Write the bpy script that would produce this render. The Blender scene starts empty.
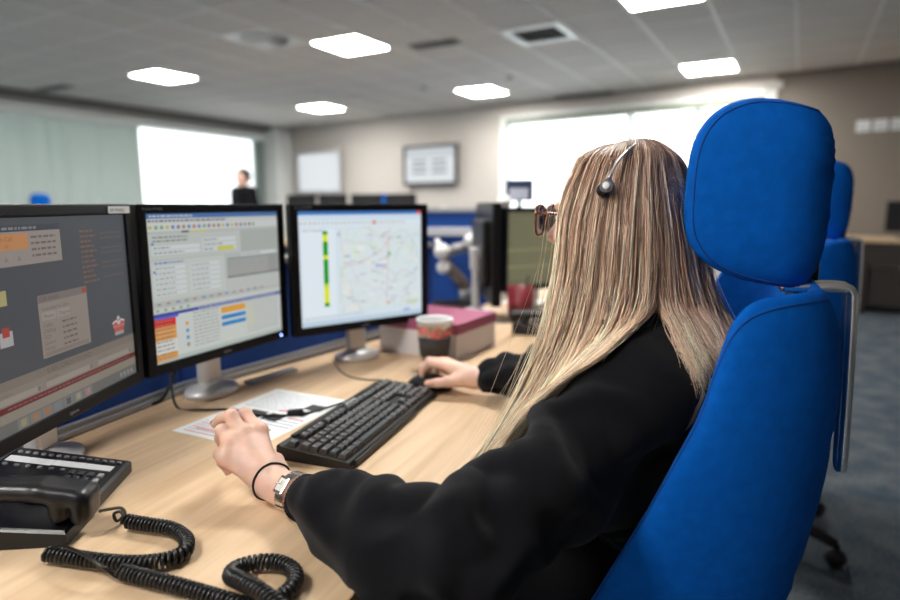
import bpy, bmesh, math, random
import numpy as np
from mathutils import Vector, Matrix, noise as mnoise
random.seed(7); np.random.seed(7)
scene = bpy.context.scene
C = scene.collection
R = math.radians
# ------------------------------------------------------------------ camera, world, exposure
CAMZ = 1.18
cam = bpy.data.cameras.new('camera'); cam.lens = 24; cam.sensor_width = 36
cam.dof.use_dof = True; cam.dof.focus_distance = 0.87; cam.dof.aperture_fstop = 1.9
cam.clip_start = 0.02
camo = bpy.data.objects.new('camera', cam); C.objects.link(camo)
camo.location = (0, 0, CAMZ); camo.rotation_euler = (R(90 - 9.09), 0, 0)
scene.camera = camo
world = bpy.data.worlds.new('world'); scene.world = world; world.use_nodes = True
wb = world.node_tree.nodes['Background']
wb.inputs[0].default_value = (0.93, 0.97, 1.0, 1); wb.inputs[1].default_value = 2.4   # bright overcast sky
CEIL_LIGHT = 47.0
vs = scene.view_settings
vs.view_transform = 'Standard'; vs.look = 'None'; vs.exposure = 0.42; vs.gamma = 1.0; vs.use_curve_mapping = False

# ------------------------------------------------------------------ materials
MATS = {}
def mat(name, col, rough=0.5, metal=0.0, spec=0.5, bump=0.0, bscale=200.0, var=0.0, vscale=8.0, emit=None, estr=0.0,
        alpha=1.0, trans=0.0, sheen=0.0, sss=0.0, coat=0.0, attr=None, stretch=None):
    if name in MATS: return MATS[name]
    m = bpy.data.materials.new(name); m.use_nodes = True
    nt = m.node_tree; b = nt.nodes['Principled BSDF']
    def setv(k, v):
        if k in b.inputs: b.inputs[k].default_value = v
    c4 = (*col, 1)
    setv('Base Color', c4); setv('Roughness', rough); setv('Metallic', metal); setv('Specular IOR Level', spec)
    setv('Alpha', alpha); setv('Transmission Weight', trans); setv('Sheen Weight', sheen); setv('Coat Weight', coat)
    if sss: setv('Subsurface Weight', sss); setv('Subsurface Radius', (0.012, 0.004, 0.002)); setv('Subsurface Scale', 1.0)
    if emit: setv('Emission Color', (*emit, 1)); setv('Emission Strength', estr)
    tc = None
    def coord():
        nonlocal tc
        if tc is None:
            t = nt.nodes.new('ShaderNodeTexCoord'); mp = nt.nodes.new('ShaderNodeMapping')
            if stretch: mp.inputs['Scale'].default_value = stretch
            nt.links.new(t.outputs['Object'], mp.inputs['Vector']); tc = mp
        return tc.outputs['Vector']
    if attr:
        a = nt.nodes.new('ShaderNodeAttribute'); a.attribute_name = attr
        nt.links.new(a.outputs['Color'], b.inputs['Base Color'])
    elif var:
        n = nt.nodes.new('ShaderNodeTexNoise'); n.inputs['Scale'].default_value = vscale; n.inputs['Detail'].default_value = 5
        nt.links.new(coord(), n.inputs['Vector'])
        r = nt.nodes.new('ShaderNodeValToRGB')
        r.color_ramp.elements[0].position = 0.3; r.color_ramp.elements[1].position = 0.7
        r.color_ramp.elements[0].color = tuple(max(0, x * (1 - var)) for x in col) + (1,)
        r.color_ramp.elements[1].color = tuple(min(1, x * (1 + var)) for x in col) + (1,)
        nt.links.new(n.outputs['Fac'], r.inputs['Fac']); nt.links.new(r.outputs['Color'], b.inputs['Base Color'])
    if bump:
        n = nt.nodes.new('ShaderNodeTexNoise'); n.inputs['Scale'].default_value = bscale; n.inputs['Detail'].default_value = 3
        nt.links.new(coord(), n.inputs['Vector'])
        bp = nt.nodes.new('ShaderNodeBump'); bp.inputs['Strength'].default_value = bump; bp.inputs['Distance'].default_value = 0.002
        nt.links.new(n.outputs['Fac'], bp.inputs['Height']); nt.links.new(bp.outputs['Normal'], b.inputs['Normal'])
    MATS[name] = m
    return m

def wood_mat(name, c1, c2, rough=0.42, rot=0.0):
    m = bpy.data.materials.new(name); m.use_nodes = True; nt = m.node_tree; b = nt.nodes['Principled BSDF']
    t = nt.nodes.new('ShaderNodeTexCoord'); mp = nt.nodes.new('ShaderNodeMapping'); mp.inputs['Rotation'].default_value = (0, 0, rot)
    mp2 = nt.nodes.new('ShaderNodeMapping'); mp2.inputs['Scale'].default_value = (2.2, 30, 30)
    nt.links.new(t.outputs['Object'], mp.inputs['Vector']); nt.links.new(mp.outputs['Vector'], mp2.inputs['Vector'])
    n1 = nt.nodes.new('ShaderNodeTexNoise'); n1.inputs['Scale'].default_value = 1.3; n1.inputs['Detail'].default_value = 6; n1.inputs['Distortion'].default_value = 0.6
    nt.links.new(mp2.outputs['Vector'], n1.inputs['Vector'])
    mp3 = nt.nodes.new('ShaderNodeMapping'); mp3.inputs['Scale'].default_value = (1.0, 7, 7)
    nt.links.new(mp.outputs['Vector'], mp3.inputs['Vector'])
    n2 = nt.nodes.new('ShaderNodeTexNoise'); n2.inputs['Scale'].default_value = 1.1; n2.inputs['Detail'].default_value = 3; n2.inputs['Distortion'].default_value = 1.2
    nt.links.new(mp3.outputs['Vector'], n2.inputs['Vector'])
    mx = nt.nodes.new('ShaderNodeMix'); mx.inputs[0].default_value = 0.45
    nt.links.new(n1.outputs['Fac'], mx.inputs[2]); nt.links.new(n2.outputs['Fac'], mx.inputs[3])
    r = nt.nodes.new('ShaderNodeValToRGB'); r.color_ramp.elements[0].position = 0.33; r.color_ramp.elements[1].position = 0.66
    r.color_ramp.elements[0].color = (*c2, 1); r.color_ramp.elements[1].color = (*c1, 1)
    nt.links.new(mx.outputs[0], r.inputs['Fac']); nt.links.new(r.outputs['Color'], b.inputs['Base Color'])
    b.inputs['Roughness'].default_value = rough
    MATS[name] = m
    return m

def emit_attr_mat(name, strength, rough=0.35):
    m = bpy.data.materials.new(name); m.use_nodes = True; nt = m.node_tree; b = nt.nodes['Principled BSDF']
    a = nt.nodes.new('ShaderNodeAttribute'); a.attribute_name = 'Col'
    nt.links.new(a.outputs['Color'], b.inputs['Emission Color']); b.inputs['Emission Strength'].default_value = strength
    b.inputs['Base Color'].default_value = (0.012, 0.012, 0.014, 1); b.inputs['Roughness'].default_value = rough; b.inputs['Specular IOR Level'].default_value = 0.3
    MATS[name] = m
    return m

def glass_mat(name='window_glass'):
    m = bpy.data.materials.new(name); m.use_nodes = True; nt = m.node_tree
    nt.nodes.remove(nt.nodes['Principled BSDF'])
    tr = nt.nodes.new('ShaderNodeBsdfTransparent'); tr.inputs[0].default_value = (0.97, 0.985, 0.98, 1)
    gl = nt.nodes.new('ShaderNodeBsdfGlossy'); gl.inputs['Roughness'].default_value = 0.02
    fr = nt.nodes.new('ShaderNodeFresnel'); fr.inputs['IOR'].default_value = 1.45
    mx = nt.nodes.new('ShaderNodeMixShader')
    nt.links.new(fr.outputs[0], mx.inputs[0]); nt.links.new(tr.outputs[0], mx.inputs[1]); nt.links.new(gl.outputs[0], mx.inputs[2])
    nt.links.new(mx.outputs[0], nt.nodes['Material Output'].inputs['Surface'])
    MATS[name] = m
    return m

def blind_mat(name='blind_fabric'):
    m = bpy.data.materials.new(name); m.use_nodes = True; nt = m.node_tree
    nt.nodes.remove(nt.nodes['Principled BSDF'])
    d = nt.nodes.new('ShaderNodeBsdfDiffuse'); d.inputs[0].default_value = (0.68, 0.73, 0.71, 1)
    t = nt.nodes.new('ShaderNodeBsdfTranslucent'); t.inputs[0].default_value = (0.60, 0.66, 0.63, 1)
    mx = nt.nodes.new('ShaderNodeMixShader'); mx.inputs[0].default_value = 0.5
    nt.links.new(d.outputs[0], mx.inputs[1]); nt.links.new(t.outputs[0], mx.inputs[2])
    nt.links.new(mx.outputs[0], nt.nodes['Material Output'].inputs['Surface'])
    MATS[name] = m
    return m

M_WALL = mat('beige_wall_paint', (0.56, 0.52, 0.475), 0.8, bump=0.1, bscale=300)
M_WHITE = mat('white_paint', (0.86, 0.87, 0.85), 0.5)
M_TILE = mat('ceiling_tile', (0.72, 0.685, 0.64), 0.9, bump=0.3, bscale=120, var=0.04, vscale=20)
M_TBAR = mat('ceiling_grid_metal', (0.88, 0.87, 0.83), 0.5)
M_BLACKPL = mat('black_plastic', (0.006, 0.006, 0.007), 0.38, spec=0.4)
M_BEZEL = mat('monitor_bezel', (0.006, 0.006, 0.007), 0.5, spec=0.22)
M_KEY = mat('key_plastic', (0.010, 0.010, 0.011), 0.30, spec=1.0)
M_KBODY = mat('keyboard_case', (0.005, 0.0045, 0.005), 0.42, spec=0.35)
M_SILVER = mat('silver_plastic', (0.72, 0.72, 0.73), 0.3, metal=0.35)
M_CHROME = mat('chrome', (0.96, 0.96, 0.97), 0.26, metal=1.0)
M_ALU = mat('aluminium', (0.40, 0.42, 0.45), 0.4, metal=0.5)
M_BLUE = mat('blue_chair_fabric', (0.001, 0.105, 0.48), 0.9, spec=0.10, bump=0.25, bscale=900, var=0.10, vscale=60)
M_BLUESEAM = mat('blue_seam_thread', (0.001, 0.045, 0.25), 0.9)
M_PANEL = mat('navy_panel_fabric', (0.010, 0.060, 0.30), 0.95, bump=0.3, bscale=700)
M_OAK = wood_mat('oak_laminate', (0.74, 0.55, 0.365), (0.50, 0.335, 0.19), rot=R(-68))
M_OAKEDGE = wood_mat('oak_edge_band', (0.52, 0.34, 0.19), (0.42, 0.27, 0.14), rot=R(-68))
M_DARKWOOD = mat('dark_brown_panel', (0.022, 0.015, 0.012), 0.5, var=0.2, vscale=6)
M_PAPER = mat('white_paper', (0.80, 0.82, 0.84), 0.7)
M_PRINT = mat('black_print', (0.03, 0.03, 0.035), 0.7)
M_PRINTG = mat('grey_print', (0.38, 0.42, 0.48), 0.7)
M_REDPRINT = mat('red_print', (0.62, 0.05, 0.06), 0.7)
M_SKIN = mat('skin', (0.75, 0.485, 0.385), 0.48, sss=0.25, var=0.09, vscale=38, bump=0.18, bscale=160)
M_NAIL = mat('red_nail', (0.55, 0.015, 0.03), 0.15)
M_SWEAT = mat('black_sweatshirt_cotton', (0.006, 0.006, 0.008), 0.95, spec=0.12, bump=0.4, bscale=800, sheen=0.07)
M_CUFF = mat('navy_black_rib', (0.006, 0.007, 0.011), 0.95, spec=0.12, bump=0.4, bscale=800)
M_TROUS = mat('dark_trousers', (0.005, 0.005, 0.006), 0.95, spec=0.1)
M_LEGEND = mat('white_legend', (0.75, 0.75, 0.75), 0.6)
M_GLASS = glass_mat()
M_BLIND = blind_mat()
M_SCREEN = emit_attr_mat('lcd_screen', 0.66)
M_DIFF = mat('light_diffuser', (0.9, 0.9, 0.9), 0.5, emit=(1.0, 0.97, 0.92), estr=CEIL_LIGHT)

# ------------------------------------------------------------------ object helpers
def tag(o, label=None, cat=None, group=None, kind=None):
    if label: o['label'] = label
    if cat: o['category'] = cat
    if group: o['group'] = group
    if kind: o['kind'] = kind
    return o
def empty(name, loc=(0, 0, 0), rz=0.0, label=None, cat=None, group=None):
    o = bpy.data.objects.new(name, None); C.objects.link(o)
    o.location = loc; o.rotation_euler = (0, 0, rz); o.empty_display_size = 0.05
    return tag(o, label, cat, group)
def link(name, me, parent=None, loc=None, rz=None):
    o = bpy.data.objects.new(name, me); C.objects.link(o)
    if parent: o.parent = parent
    if loc is not None: o.location = loc
    if rz is not None: o.rotation_euler = (0, 0, rz)
    return o
def copy_tree(o, parent=None):
    c = o.copy(); C.objects.link(c); c.parent = parent
    for ch in list(o.children): copy_tree(ch, c)
    return c

class MB:
    """collects verts and faces, builds one mesh object"""
    def __init__(s): s.v = []; s.f = []; s.mi = []; s.col = []; s.sm = []
    def add(s, vs, fs, mi=0, col=None, smooth=False):
        o = len(s.v); s.v += [tuple(v) for v in vs]
        for f in fs:
            s.f.append(tuple(i + o for i in f)); s.mi.append(mi); s.col.append(col); s.sm.append(smooth)
        return s
    def box(s, x0, x1, y0, y1, z0, z1, mi=0, bev=0.0):
        if bev > 0: return s.rbox(((x0+x1)/2, (y0+y1)/2, (z0+z1)/2), (x1-x0, y1-y0, z1-z0), bev, mi)
        v = [(x, y, z) for x in (x0, x1) for y in (y0, y1) for z in (z0, z1)]
        return s.add(v, [(0,1,3,2), (4,6,7,5), (0,4,5,1), (2,3,7,6), (0,2,6,4), (1,5,7,3)], mi)
    def rbox(s, c, size, bev, mi=0, seg=2, M=None, taper=None):
        bm = bmesh.new(); bmesh.ops.create_cube(bm, size=1)
        for v in bm.verts:
            v.co = Vector((v.co.x*size[0], v.co.y*size[1], v.co.z*size[2]))
            if taper and v.co.z > 0: v.co.x *= taper[0]; v.co.y *= taper[1]
        bmesh.ops.bevel(bm, geom=bm.edges[:], offset=bev, segments=seg, affect='EDGES', profile=0.6)
        if M is not None: bmesh.ops.transform(bm, matrix=M, verts=bm.verts)
        bm.verts.index_update()
        s.add([(v.co.x+c[0], v.co.y+c[1], v.co.z+c[2]) for v in bm.verts], [[v.index for v in f.verts] for f in bm.faces], mi)
        bm.free(); return s
    def quad(s, pts, mi=0, col=None): return s.add(pts, [tuple(range(len(pts)))], mi, col)
    def tube(s, path, r, n=8, mi=0, closed=False, caps=True, col=None):
        P = [Vector(p) for p in path]; N = len(P)
        rr = r if hasattr(r, '__len__') else [r]*N
        rings = []; prev = None
        for i, p in enumerate(P):
            if closed: t = P[(i+1) % N] - P[i-1]
            else: t = P[min(i+1, N-1)] - P[max(i-1, 0)]
            t = t.normalized() if t.length > 1e-9 else Vector((0, 0, 1))
            if prev is None:
                a = t.orthogonal().normalized()
            else:
                a = prev - t*prev.dot(t)
                a = a.normalized() if a.length > 1e-6 else t.orthogonal().normalized()
            prev = a; b = t.cross(a)
            rings.append([p + (a*math.cos(2*math.pi*k/n) + b*math.sin(2*math.pi*k/n))*rr[i] for k in range(n)])
        v = [q for ring in rings for q in ring]; f = []
        M = N if closed else N-1
        for i in range(M):
            j = (i+1) % N
            for k in range(n): f.append((i*n+k, i*n+(k+1) % n, j*n+(k+1) % n, j*n+k))
        if caps and not closed: f += [tuple(reversed(range(n))), tuple(range((N-1)*n, N*n))]
        return s.add(v, f, mi, col, True)
    def lathe(s, prof, n=32, c=(0, 0, 0), mi=0, sx=1.0, sy=1.0, smooth=True):
        v = []; f = []; m = len(prof)
        for (r, z) in prof:
            for k in range(n):
                a = 2*math.pi*k/n; v.append((c[0]+r*math.cos(a)*sx, c[1]+r*math.sin(a)*sy, c[2]+z))
        for i in range(m-1):
            for k in range(n): f.append((i*n+k, i*n+(k+1) % n, (i+1)*n+(k+1) % n, (i+1)*n+k))
        if prof[0][0] > 1e-5: f.append(tuple(reversed(range(n))))
        if prof[-1][0] > 1e-5: f.append(tuple(range((m-1)*n, m*n)))
        return s.add(v, f, mi, None, smooth)
    def prism(s, poly, z0, z1, mi=0):
        n = len(poly)
        v = [(x, y, z0) for x, y in poly] + [(x, y, z1) for x, y in poly]
        f = [tuple(reversed(range(n))), tuple(range(n, 2*n))] + [(i, (i+1) % n, n+(i+1) % n, n+i) for i in range(n)]
        return s.add(v, f, mi)
    def xform(s, M, start=0):
        for i in range(start, len(s.v)): s.v[i] = tuple(M @ Vector(s.v[i]))
        return s
    def mesh(s, name, mats, fix=True):
        me = bpy.data.meshes.new(name); me.from_pydata(s.v, [], s.f)
        if not isinstance(mats, (list, tuple)): mats = [mats]
        for m in mats: me.materials.append(m)
        me.polygons.foreach_set('material_index', s.mi); me.polygons.foreach_set('use_smooth', s.sm)
        if any(c is not None for c in s.col):
            at = me.color_attributes.new('Col', 'FLOAT_COLOR', 'CORNER'); data = []
            for p, c in zip(me.polygons, s.col):
                c = c or (0, 0, 0)
                for _ in range(p.loop_total): data += [c[0], c[1], c[2], 1.0]
            at.data.foreach_set('color', data)
        elif fix:
            bm = bmesh.new(); bm.from_mesh(me); bmesh.ops.recalc_face_normals(bm, faces=bm.faces); bm.to_mesh(me); bm.free()
        me.update(); return me
    def build(s, name, mats, parent=None, loc=None, rz=None):
        return link(name, s.mesh(name, mats), parent, loc, rz)

def np_mesh(name, v, f, m, smooth=True, col=None):
    me = bpy.data.meshes.new(name)
    v = np.asarray(v, dtype=np.float32); f = np.asarray(f, dtype=np.int32)
    me.vertices.add(len(v)); me.vertices.foreach_set('co', v.ravel())
    k = f.shape[1]; me.loops.add(f.size); me.loops.foreach_set('vertex_index', f.ravel())
    me.polygons.add(len(f)); me.polygons.foreach_set('loop_start', np.arange(len(f), dtype=np.int32)*k)
    me.polygons.foreach_set('use_smooth', np.full(len(f), smooth))
    me.update(calc_edges=True); me.materials.append(m)
    if col is not None:
        at = me.color_attributes.new('Col', 'FLOAT_COLOR', 'POINT')
        c4 = np.ones((len(v), 4), dtype=np.float32); c4[:, :3] = col; at.data.foreach_set('color', c4.ravel())
    me.validate(); return me

def catmull(P, n):
    P = [Vector(p) for p in P]; out = []
    Q = [P[0]*2 - P[1]] + P + [P[-1]*2 - P[-2]]
    for i in range(1, len(Q)-2):
        for k in range(n):
            t = k/n
            a, b, c, d = Q[i-1], Q[i], Q[i+1], Q[i+2]
            out.append(0.5*((2*b) + (c-a)*t + (2*a-5*b+4*c-d)*t*t + (3*b-a-3*c+d)*t**3))
    out.append(P[-1]); return out

# text cache: fonts become thin meshes
TEXT = {}
def text_prepare(strings):
    objs = []
    for s in strings:
        if s in TEXT: continue
        cu = bpy.data.curves.new('lettering', 'FONT'); cu.body = s; cu.size = 1.0; cu.resolution_u = 2
        o = bpy.data.objects.new('lettering', cu); C.objects.link(o); objs.append((s, o))
    bpy.context.view_layer.update()
    dg = bpy.context.evaluated_depsgraph_get()
    for s, o in objs:
        me = o.evaluated_get(dg).to_mesh()
        TEXT[s] = ([tuple(v.co) for v in me.vertices], [tuple(p.vertices) for p in me.polygons])
        o.evaluated_get(dg).to_mesh_clear()
    for s, o in objs:
        cu = o.data; bpy.data.objects.remove(o); bpy.data.curves.remove(cu)
def text_into(mb, s, size, org, ex, ey, mi=0, col=None):
    v, f = TEXT[s]; ex = Vector(ex); ey = Vector(ey); org = Vector(org)
    mb.add([org + ex*(p[0]*size) + ey*(p[1]*size) for p in v], f, mi, col)

# ------------------------------------------------------------------ implicit surfaces (for bodies, cloth, cushions)
def cap(a, b, r1, r2=None, k=0.02): return ('cap', np.array(a, float), np.array(b, float), r1, r1 if r2 is None else r2, k)
def ell(c, r, k=0.02, M=None, op='add'): return ('ell' if op == 'add' else 'sub', np.array(c, float), np.array(r, float), M, None, k)
def sdf_eval(prims, lo, h, shape):
    D = np.full(shape, 1e3, np.float32)
    ax = [lo[i] + h*np.arange(shape[i]) for i in range(3)]
    for p in prims:
        k = p[5]
        if p[0] == 'cap':
            rm = max(p[3], p[4]); mn = np.minimum(p[1], p[2]) - rm; mx = np.maximum(p[1], p[2]) + rm
        else:
            rm = max(p[2]); mn = p[1] - rm; mx = p[1] + rm
        pad = k + 4*h
        i0 = [max(0, int((mn[i]-pad-lo[i])/h)) for i in range(3)]; i1 = [min(shape[i], int((mx[i]+pad-lo[i])/h)+2) for i in range(3)]
        if any(i1[i] <= i0[i] for i in range(3)): continue
        X, Y, Z = np.meshgrid(*[ax[i][i0[i]:i1[i]] for i in range(3)], indexing='ij')
        Q = np.stack([X, Y, Z], -1).astype(np.float32)
        if p[0] == 'cap':
            ba = (p[2]-p[1]); L = max(ba@ba, 1e-12); pa = Q - p[1]
            t = np.clip(pa@ba/L, 0, 1)
            d = np.linalg.norm(pa - t[..., None]*ba, axis=-1) - (p[3] + (p[4]-p[3])*t)
        else:
            q = Q - p[1]
            if p[3] is not None: q = q @ np.asarray(p[3], np.float32)      # columns of M are the local axes
            k0 = np.linalg.norm(q/p[2], axis=-1); k1 = np.linalg.norm(q/p[2]**2, axis=-1) + 1e-9
            d = k0*(k0-1)/k1
        s = tuple(slice(i0[i], i1[i]) for i in range(3)); o = D[s]
        if p[0] == 'sub':
            hh = np.clip(0.5 - 0.5*(o + d)/k, 0, 1); D[s] = o*(1-hh) - d*hh + k*hh*(1-hh)
        else:
            hh = np.clip(0.5 + 0.5*(o - d)/k, 0, 1); D[s] = o*(1-hh) + d*hh - k*hh*(1-hh)
    return D
def sdf_mesh(prims, h, lo=None, hi=None):
    """naive surface nets"""
    if lo is None:
        mn = []; mx = []
        for p in prims:
            if p[0] == 'cap':
                rm = max(p[3], p[4]); mn.append(np.minimum(p[1], p[2])-rm); mx.append(np.maximum(p[1], p[2])+rm)
            elif p[0] == 'ell': mn.append(p[1]-max(p[2])); mx.append(p[1]+max(p[2]))
        lo = np.min(mn, 0) - 4*h; hi = np.max(mx, 0) + 4*h
    lo = np.asarray(lo, float); shape = tuple(int(x) for x in np.ceil((np.asarray(hi)-lo)/h)+1)
    D = sdf_eval(prims, lo, h, shape); S = D < 0
    n0, n1, n2 = shape
    cs = np.zeros((n0-1, n1-1, n2-1), np.int8)
    offs = [(i, j, k) for i in (0, 1) for j in (0, 1) for k in (0, 1)]
    for (i, j, k) in offs: cs += S[i:n0-1+i, j:n1-1+j, k:n2-1+k]
    act = (cs > 0) & (cs < 8); idx = np.full(act.shape, -1, np.int64); cells = np.argwhere(act); idx[act] = np.arange(len(cells))
    acc = np.zeros((len(cells), 3)); cnt = np.zeros(len(cells))
    for a in offs:
        for axn in range(3):
            if a[axn] == 1: continue
            b = list(a); b[axn] = 1
            da = D[cells[:, 0]+a[0], cells[:, 1]+a[1], cells[:, 2]+a[2]]; db = D[cells[:, 0]+b[0], cells[:, 1]+b[1], cells[:, 2]+b[2]]
            m = (da < 0) != (db < 0); t = np.where(m, da/(da-db+1e-12), 0)
            for q in range(3):
                if q == axn: acc[:, q] += np.where(m, t, 0)
                else: acc[:, q] += np.where(m, a[q], 0)
            cnt += m
    V = lo + h*(cells + acc/cnt[:, None])
    F = []
    for axn in range(3):
        sl0 = [slice(1, -1)]*3; sl1 = [slice(1, -1)]*3
        sl0[axn] = slice(0, shape[axn]-1); sl1[axn] = slice(1, shape[axn])
        A = S[tuple(sl0)]; B = S[tuple(sl1)]; e = np.argwhere(A != B)
        if not len(e): continue
        inside = A[e[:, 0], e[:, 1], e[:, 2]]
        base = e.copy()
        for q in range(3):
            if q != axn: base[:, q] += 1
        u, w = [(1, 2), (2, 0), (0, 1)][axn]
        def cell(du, dw):
            c = base.copy(); c[:, u] -= du; c[:, w] -= dw; return idx[c[:, 0], c[:, 1], c[:, 2]]
        q = np.stack([cell(1, 1), cell(0, 1), cell(0, 0), cell(1, 0)], 1)
        q = np.where(inside[:, None], q, q[:, ::-1]); F.append(q)
    F = np.concatenate(F); F = F[(F >= 0).all(1)]
    return V, F
def vnormals(V, F):
    n = np.cross(V[F[:, 2]]-V[F[:, 0]], V[F[:, 3]]-V[F[:, 1]]); N = np.zeros_like(V)
    for k in range(4): np.add.at(N, F[:, k], n)
    return N/(np.linalg.norm(N, axis=1)[:, None]+1e-12)
def smooth_mesh(V, F, it=2):
    for _ in range(it):
        A = np.zeros_like(V); c = np.zeros(len(V))
        for k in range(4):
            j = F[:, (k+1) % 4]; np.add.at(A, F[:, k], V[j]); np.add.at(c, F[:, k], 1)
            np.add.at(A, j, V[F[:, k]]); np.add.at(c, j, 1)
        V = V*0.4 + 0.6*A/np.maximum(c, 1)[:, None]
    return V

def sdf_points(prims, P):
    D = np.full(len(P), 1e3)
    for p in prims:
        k = p[5]
        if p[0] == 'cap':
            ba = p[2]-p[1]; L = max(ba@ba, 1e-12); pa = P-p[1]; t = np.clip(pa@ba/L, 0, 1); d = np.linalg.norm(pa-t[:, None]*ba, axis=1)-(p[3]+(p[4]-p[3])*t)
        elif p[0] == 'ell':
            q = P-p[1]
            if p[3] is not None: q = q@np.asarray(p[3])
            k0 = np.linalg.norm(q/p[2], axis=1); k1 = np.linalg.norm(q/p[2]**2, axis=1)+1e-9; d = k0*(k0-1)/k1
        else: continue
        h = np.clip(0.5+0.5*(D-d)/k, 0, 1); D = D*(1-h)+d*h-k*h*(1-h)
    return D
def push_out(prims, P, margin):
    """move points that lie inside the cloth to just outside it"""
    P = P.copy(); m = np.broadcast_to(np.asarray(margin, float), (len(P),))
    for _ in range(4):
        d = sdf_points(prims, P); ii = np.where(d < m)[0]
        if not len(ii): break
        Q = P[ii]; e = 0.003; g = np.stack([sdf_points(prims, Q+np.eye(3)[a]*e)-sdf_points(prims, Q-np.eye(3)[a]*e) for a in range(3)], 1); g /= np.linalg.norm(g, axis=1)[:, None]+1e-9
        P[ii] = Q+g*(m[ii]-d[ii])[:, None]*0.9
    return P
# ================================================================== THE ROOM (u along the left wall, v towards it; the frame is turned 60 degrees)
RZ = R(60); CH = 2.82
def uv(u, v, z=0.0): return (u*0.5 - v*0.8660254, u*0.8660254 + v*0.5, z)
def struct(name, mb, mats, rz=RZ, loc=(0, 0, 0), parent=None, label=None):
    o = mb.build(name, mats, parent, loc, rz)
    if parent is None: tag(o, label, None, None, 'structure')
    return o
# floor carpet
def carpet_mat():
    m = bpy.data.materials.new('blue_grey_carpet'); m.use_nodes = True; nt = m.node_tree; b = nt.nodes['Principled BSDF']
    t = nt.nodes.new('ShaderNodeTexCoord'); n = nt.nodes.new('ShaderNodeTexNoise'); n.inputs['Scale'].default_value = 6.5; n.inputs['Detail'].default_value = 4
    n2 = nt.nodes.new('ShaderNodeTexNoise'); n2.inputs['Scale'].default_value = 90; n2.inputs['Detail'].default_value = 3
    nt.links.new(t.outputs['Object'], n.inputs['Vector']); nt.links.new(t.outputs['Object'], n2.inputs['Vector'])
    mx = nt.nodes.new('ShaderNodeMix'); mx.inputs[0].default_value = 0.5
    nt.links.new(n.outputs['Fac'], mx.inputs[2]); nt.links.new(n2.outputs['Fac'], mx.inputs[3])
    r = nt.nodes.new('ShaderNodeValToRGB'); r.color_ramp.elements[0].position = 0.38; r.color_ramp.elements[1].position = 0.62
    r.color_ramp.elements[0].color = (0.030, 0.050, 0.078, 1); r.color_ramp.elements[1].color = (0.12, 0.135, 0.145, 1)
    nt.links.new(mx.outputs[0], r.inputs['Fac']); nt.links.new(r.outputs['Color'], b.inputs['Base Color'])
    bp = nt.nodes.new('ShaderNodeBump'); bp.inputs['Strength'].default_value = 0.6; bp.inputs['Distance'].default_value = 0.004
    nt.links.new(n2.outputs['Fac'], bp.inputs['Height']); nt.links.new(bp.outputs['Normal'], b.inputs['Normal'])
    b.inputs['Roughness'].default_value = 0.95; b.inputs['Specular IOR Level'].default_value = 0.2
    return m
U0, V0, V1 = -5.0, -6.5, 10.2
struct('floor', MB().box(U0, 10.4, V0, V1, -0.1, 0.0), carpet_mat())
# ceiling: slab above, tiles and metal grid below it
ceil_o = struct('ceiling', MB().box(U0, 10.4, V0, V1, CH+0.03, CH+0.13), M_TILE)
def gu(i): return 4.9 + 0.6*i
def gv(j): return 0.165 + 0.62*j
LIGHTS = [(5.2, 1.095), (5.2, 4.195), (5.2, 7.295), (8.2, 1.095), (8.2, 4.195), (8.2, 7.295)] + \
         [(u, v) for u in (2.2, -0.8, -3.8) for v in (1.095, 4.195, 7.295)]
ROUND = (4.6, 4.815); VENT = (5.8, 2.335)
def taken(u, v): return any(abs(u-a) < 0.1 and abs(v-b) < 0.1 for a, b in LIGHTS + [ROUND, VENT])
tile_me = MB().box(-0.288, 0.288, -0.298, 0.298, 0, 0.028).mesh('ceiling_tile', M_TILE)
cells = []
for i in range(-16, 9):
    for j in range(-10, 16):
        u, v = gu(i)+0.3, gv(j)+0.31
        if u > 9.9 or u < U0+0.3 or v > V1-0.2 or v < V0+0.3: continue
        if taken(u, v): continue
        x, y, _ = uv(u, v); front = (y > 1.5 and abs(x) < 0.85*y+0.5)
        cells.append((0 if front else 1, math.hypot(x, y), u, v))
cells.sort()
for (fr, d, u, v) in cells[:290]:
    link('ceiling_tile', tile_me, ceil_o, (u, v, CH), 0.0)
mb = MB()
for (fr, d, u, v) in cells[290:]: mb.box(u-0.288, u+0.288, v-0.298, v+0.298, CH, CH+0.028)
tag(mb.build('ceiling_tiles_far', M_TILE, ceil_o), kind='stuff')
for j in range(-10, 17):
    mb = MB(); mb.box(U0, 10.3, gv(j)-0.013, gv(j)+0.013, CH-0.006, CH+0.02)
    if gv(j) < V1: mb.build('grid_bar', M_TBAR, ceil_o)
for i in range(-16, 10):
    mb = MB(); mb.box(gu(i)-0.009, gu(i)+0.009, V0, V1, CH-0.004, CH+0.02)
    if gu(i) > U0: mb.build('grid_bar', M_TBAR, ceil_o)
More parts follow.
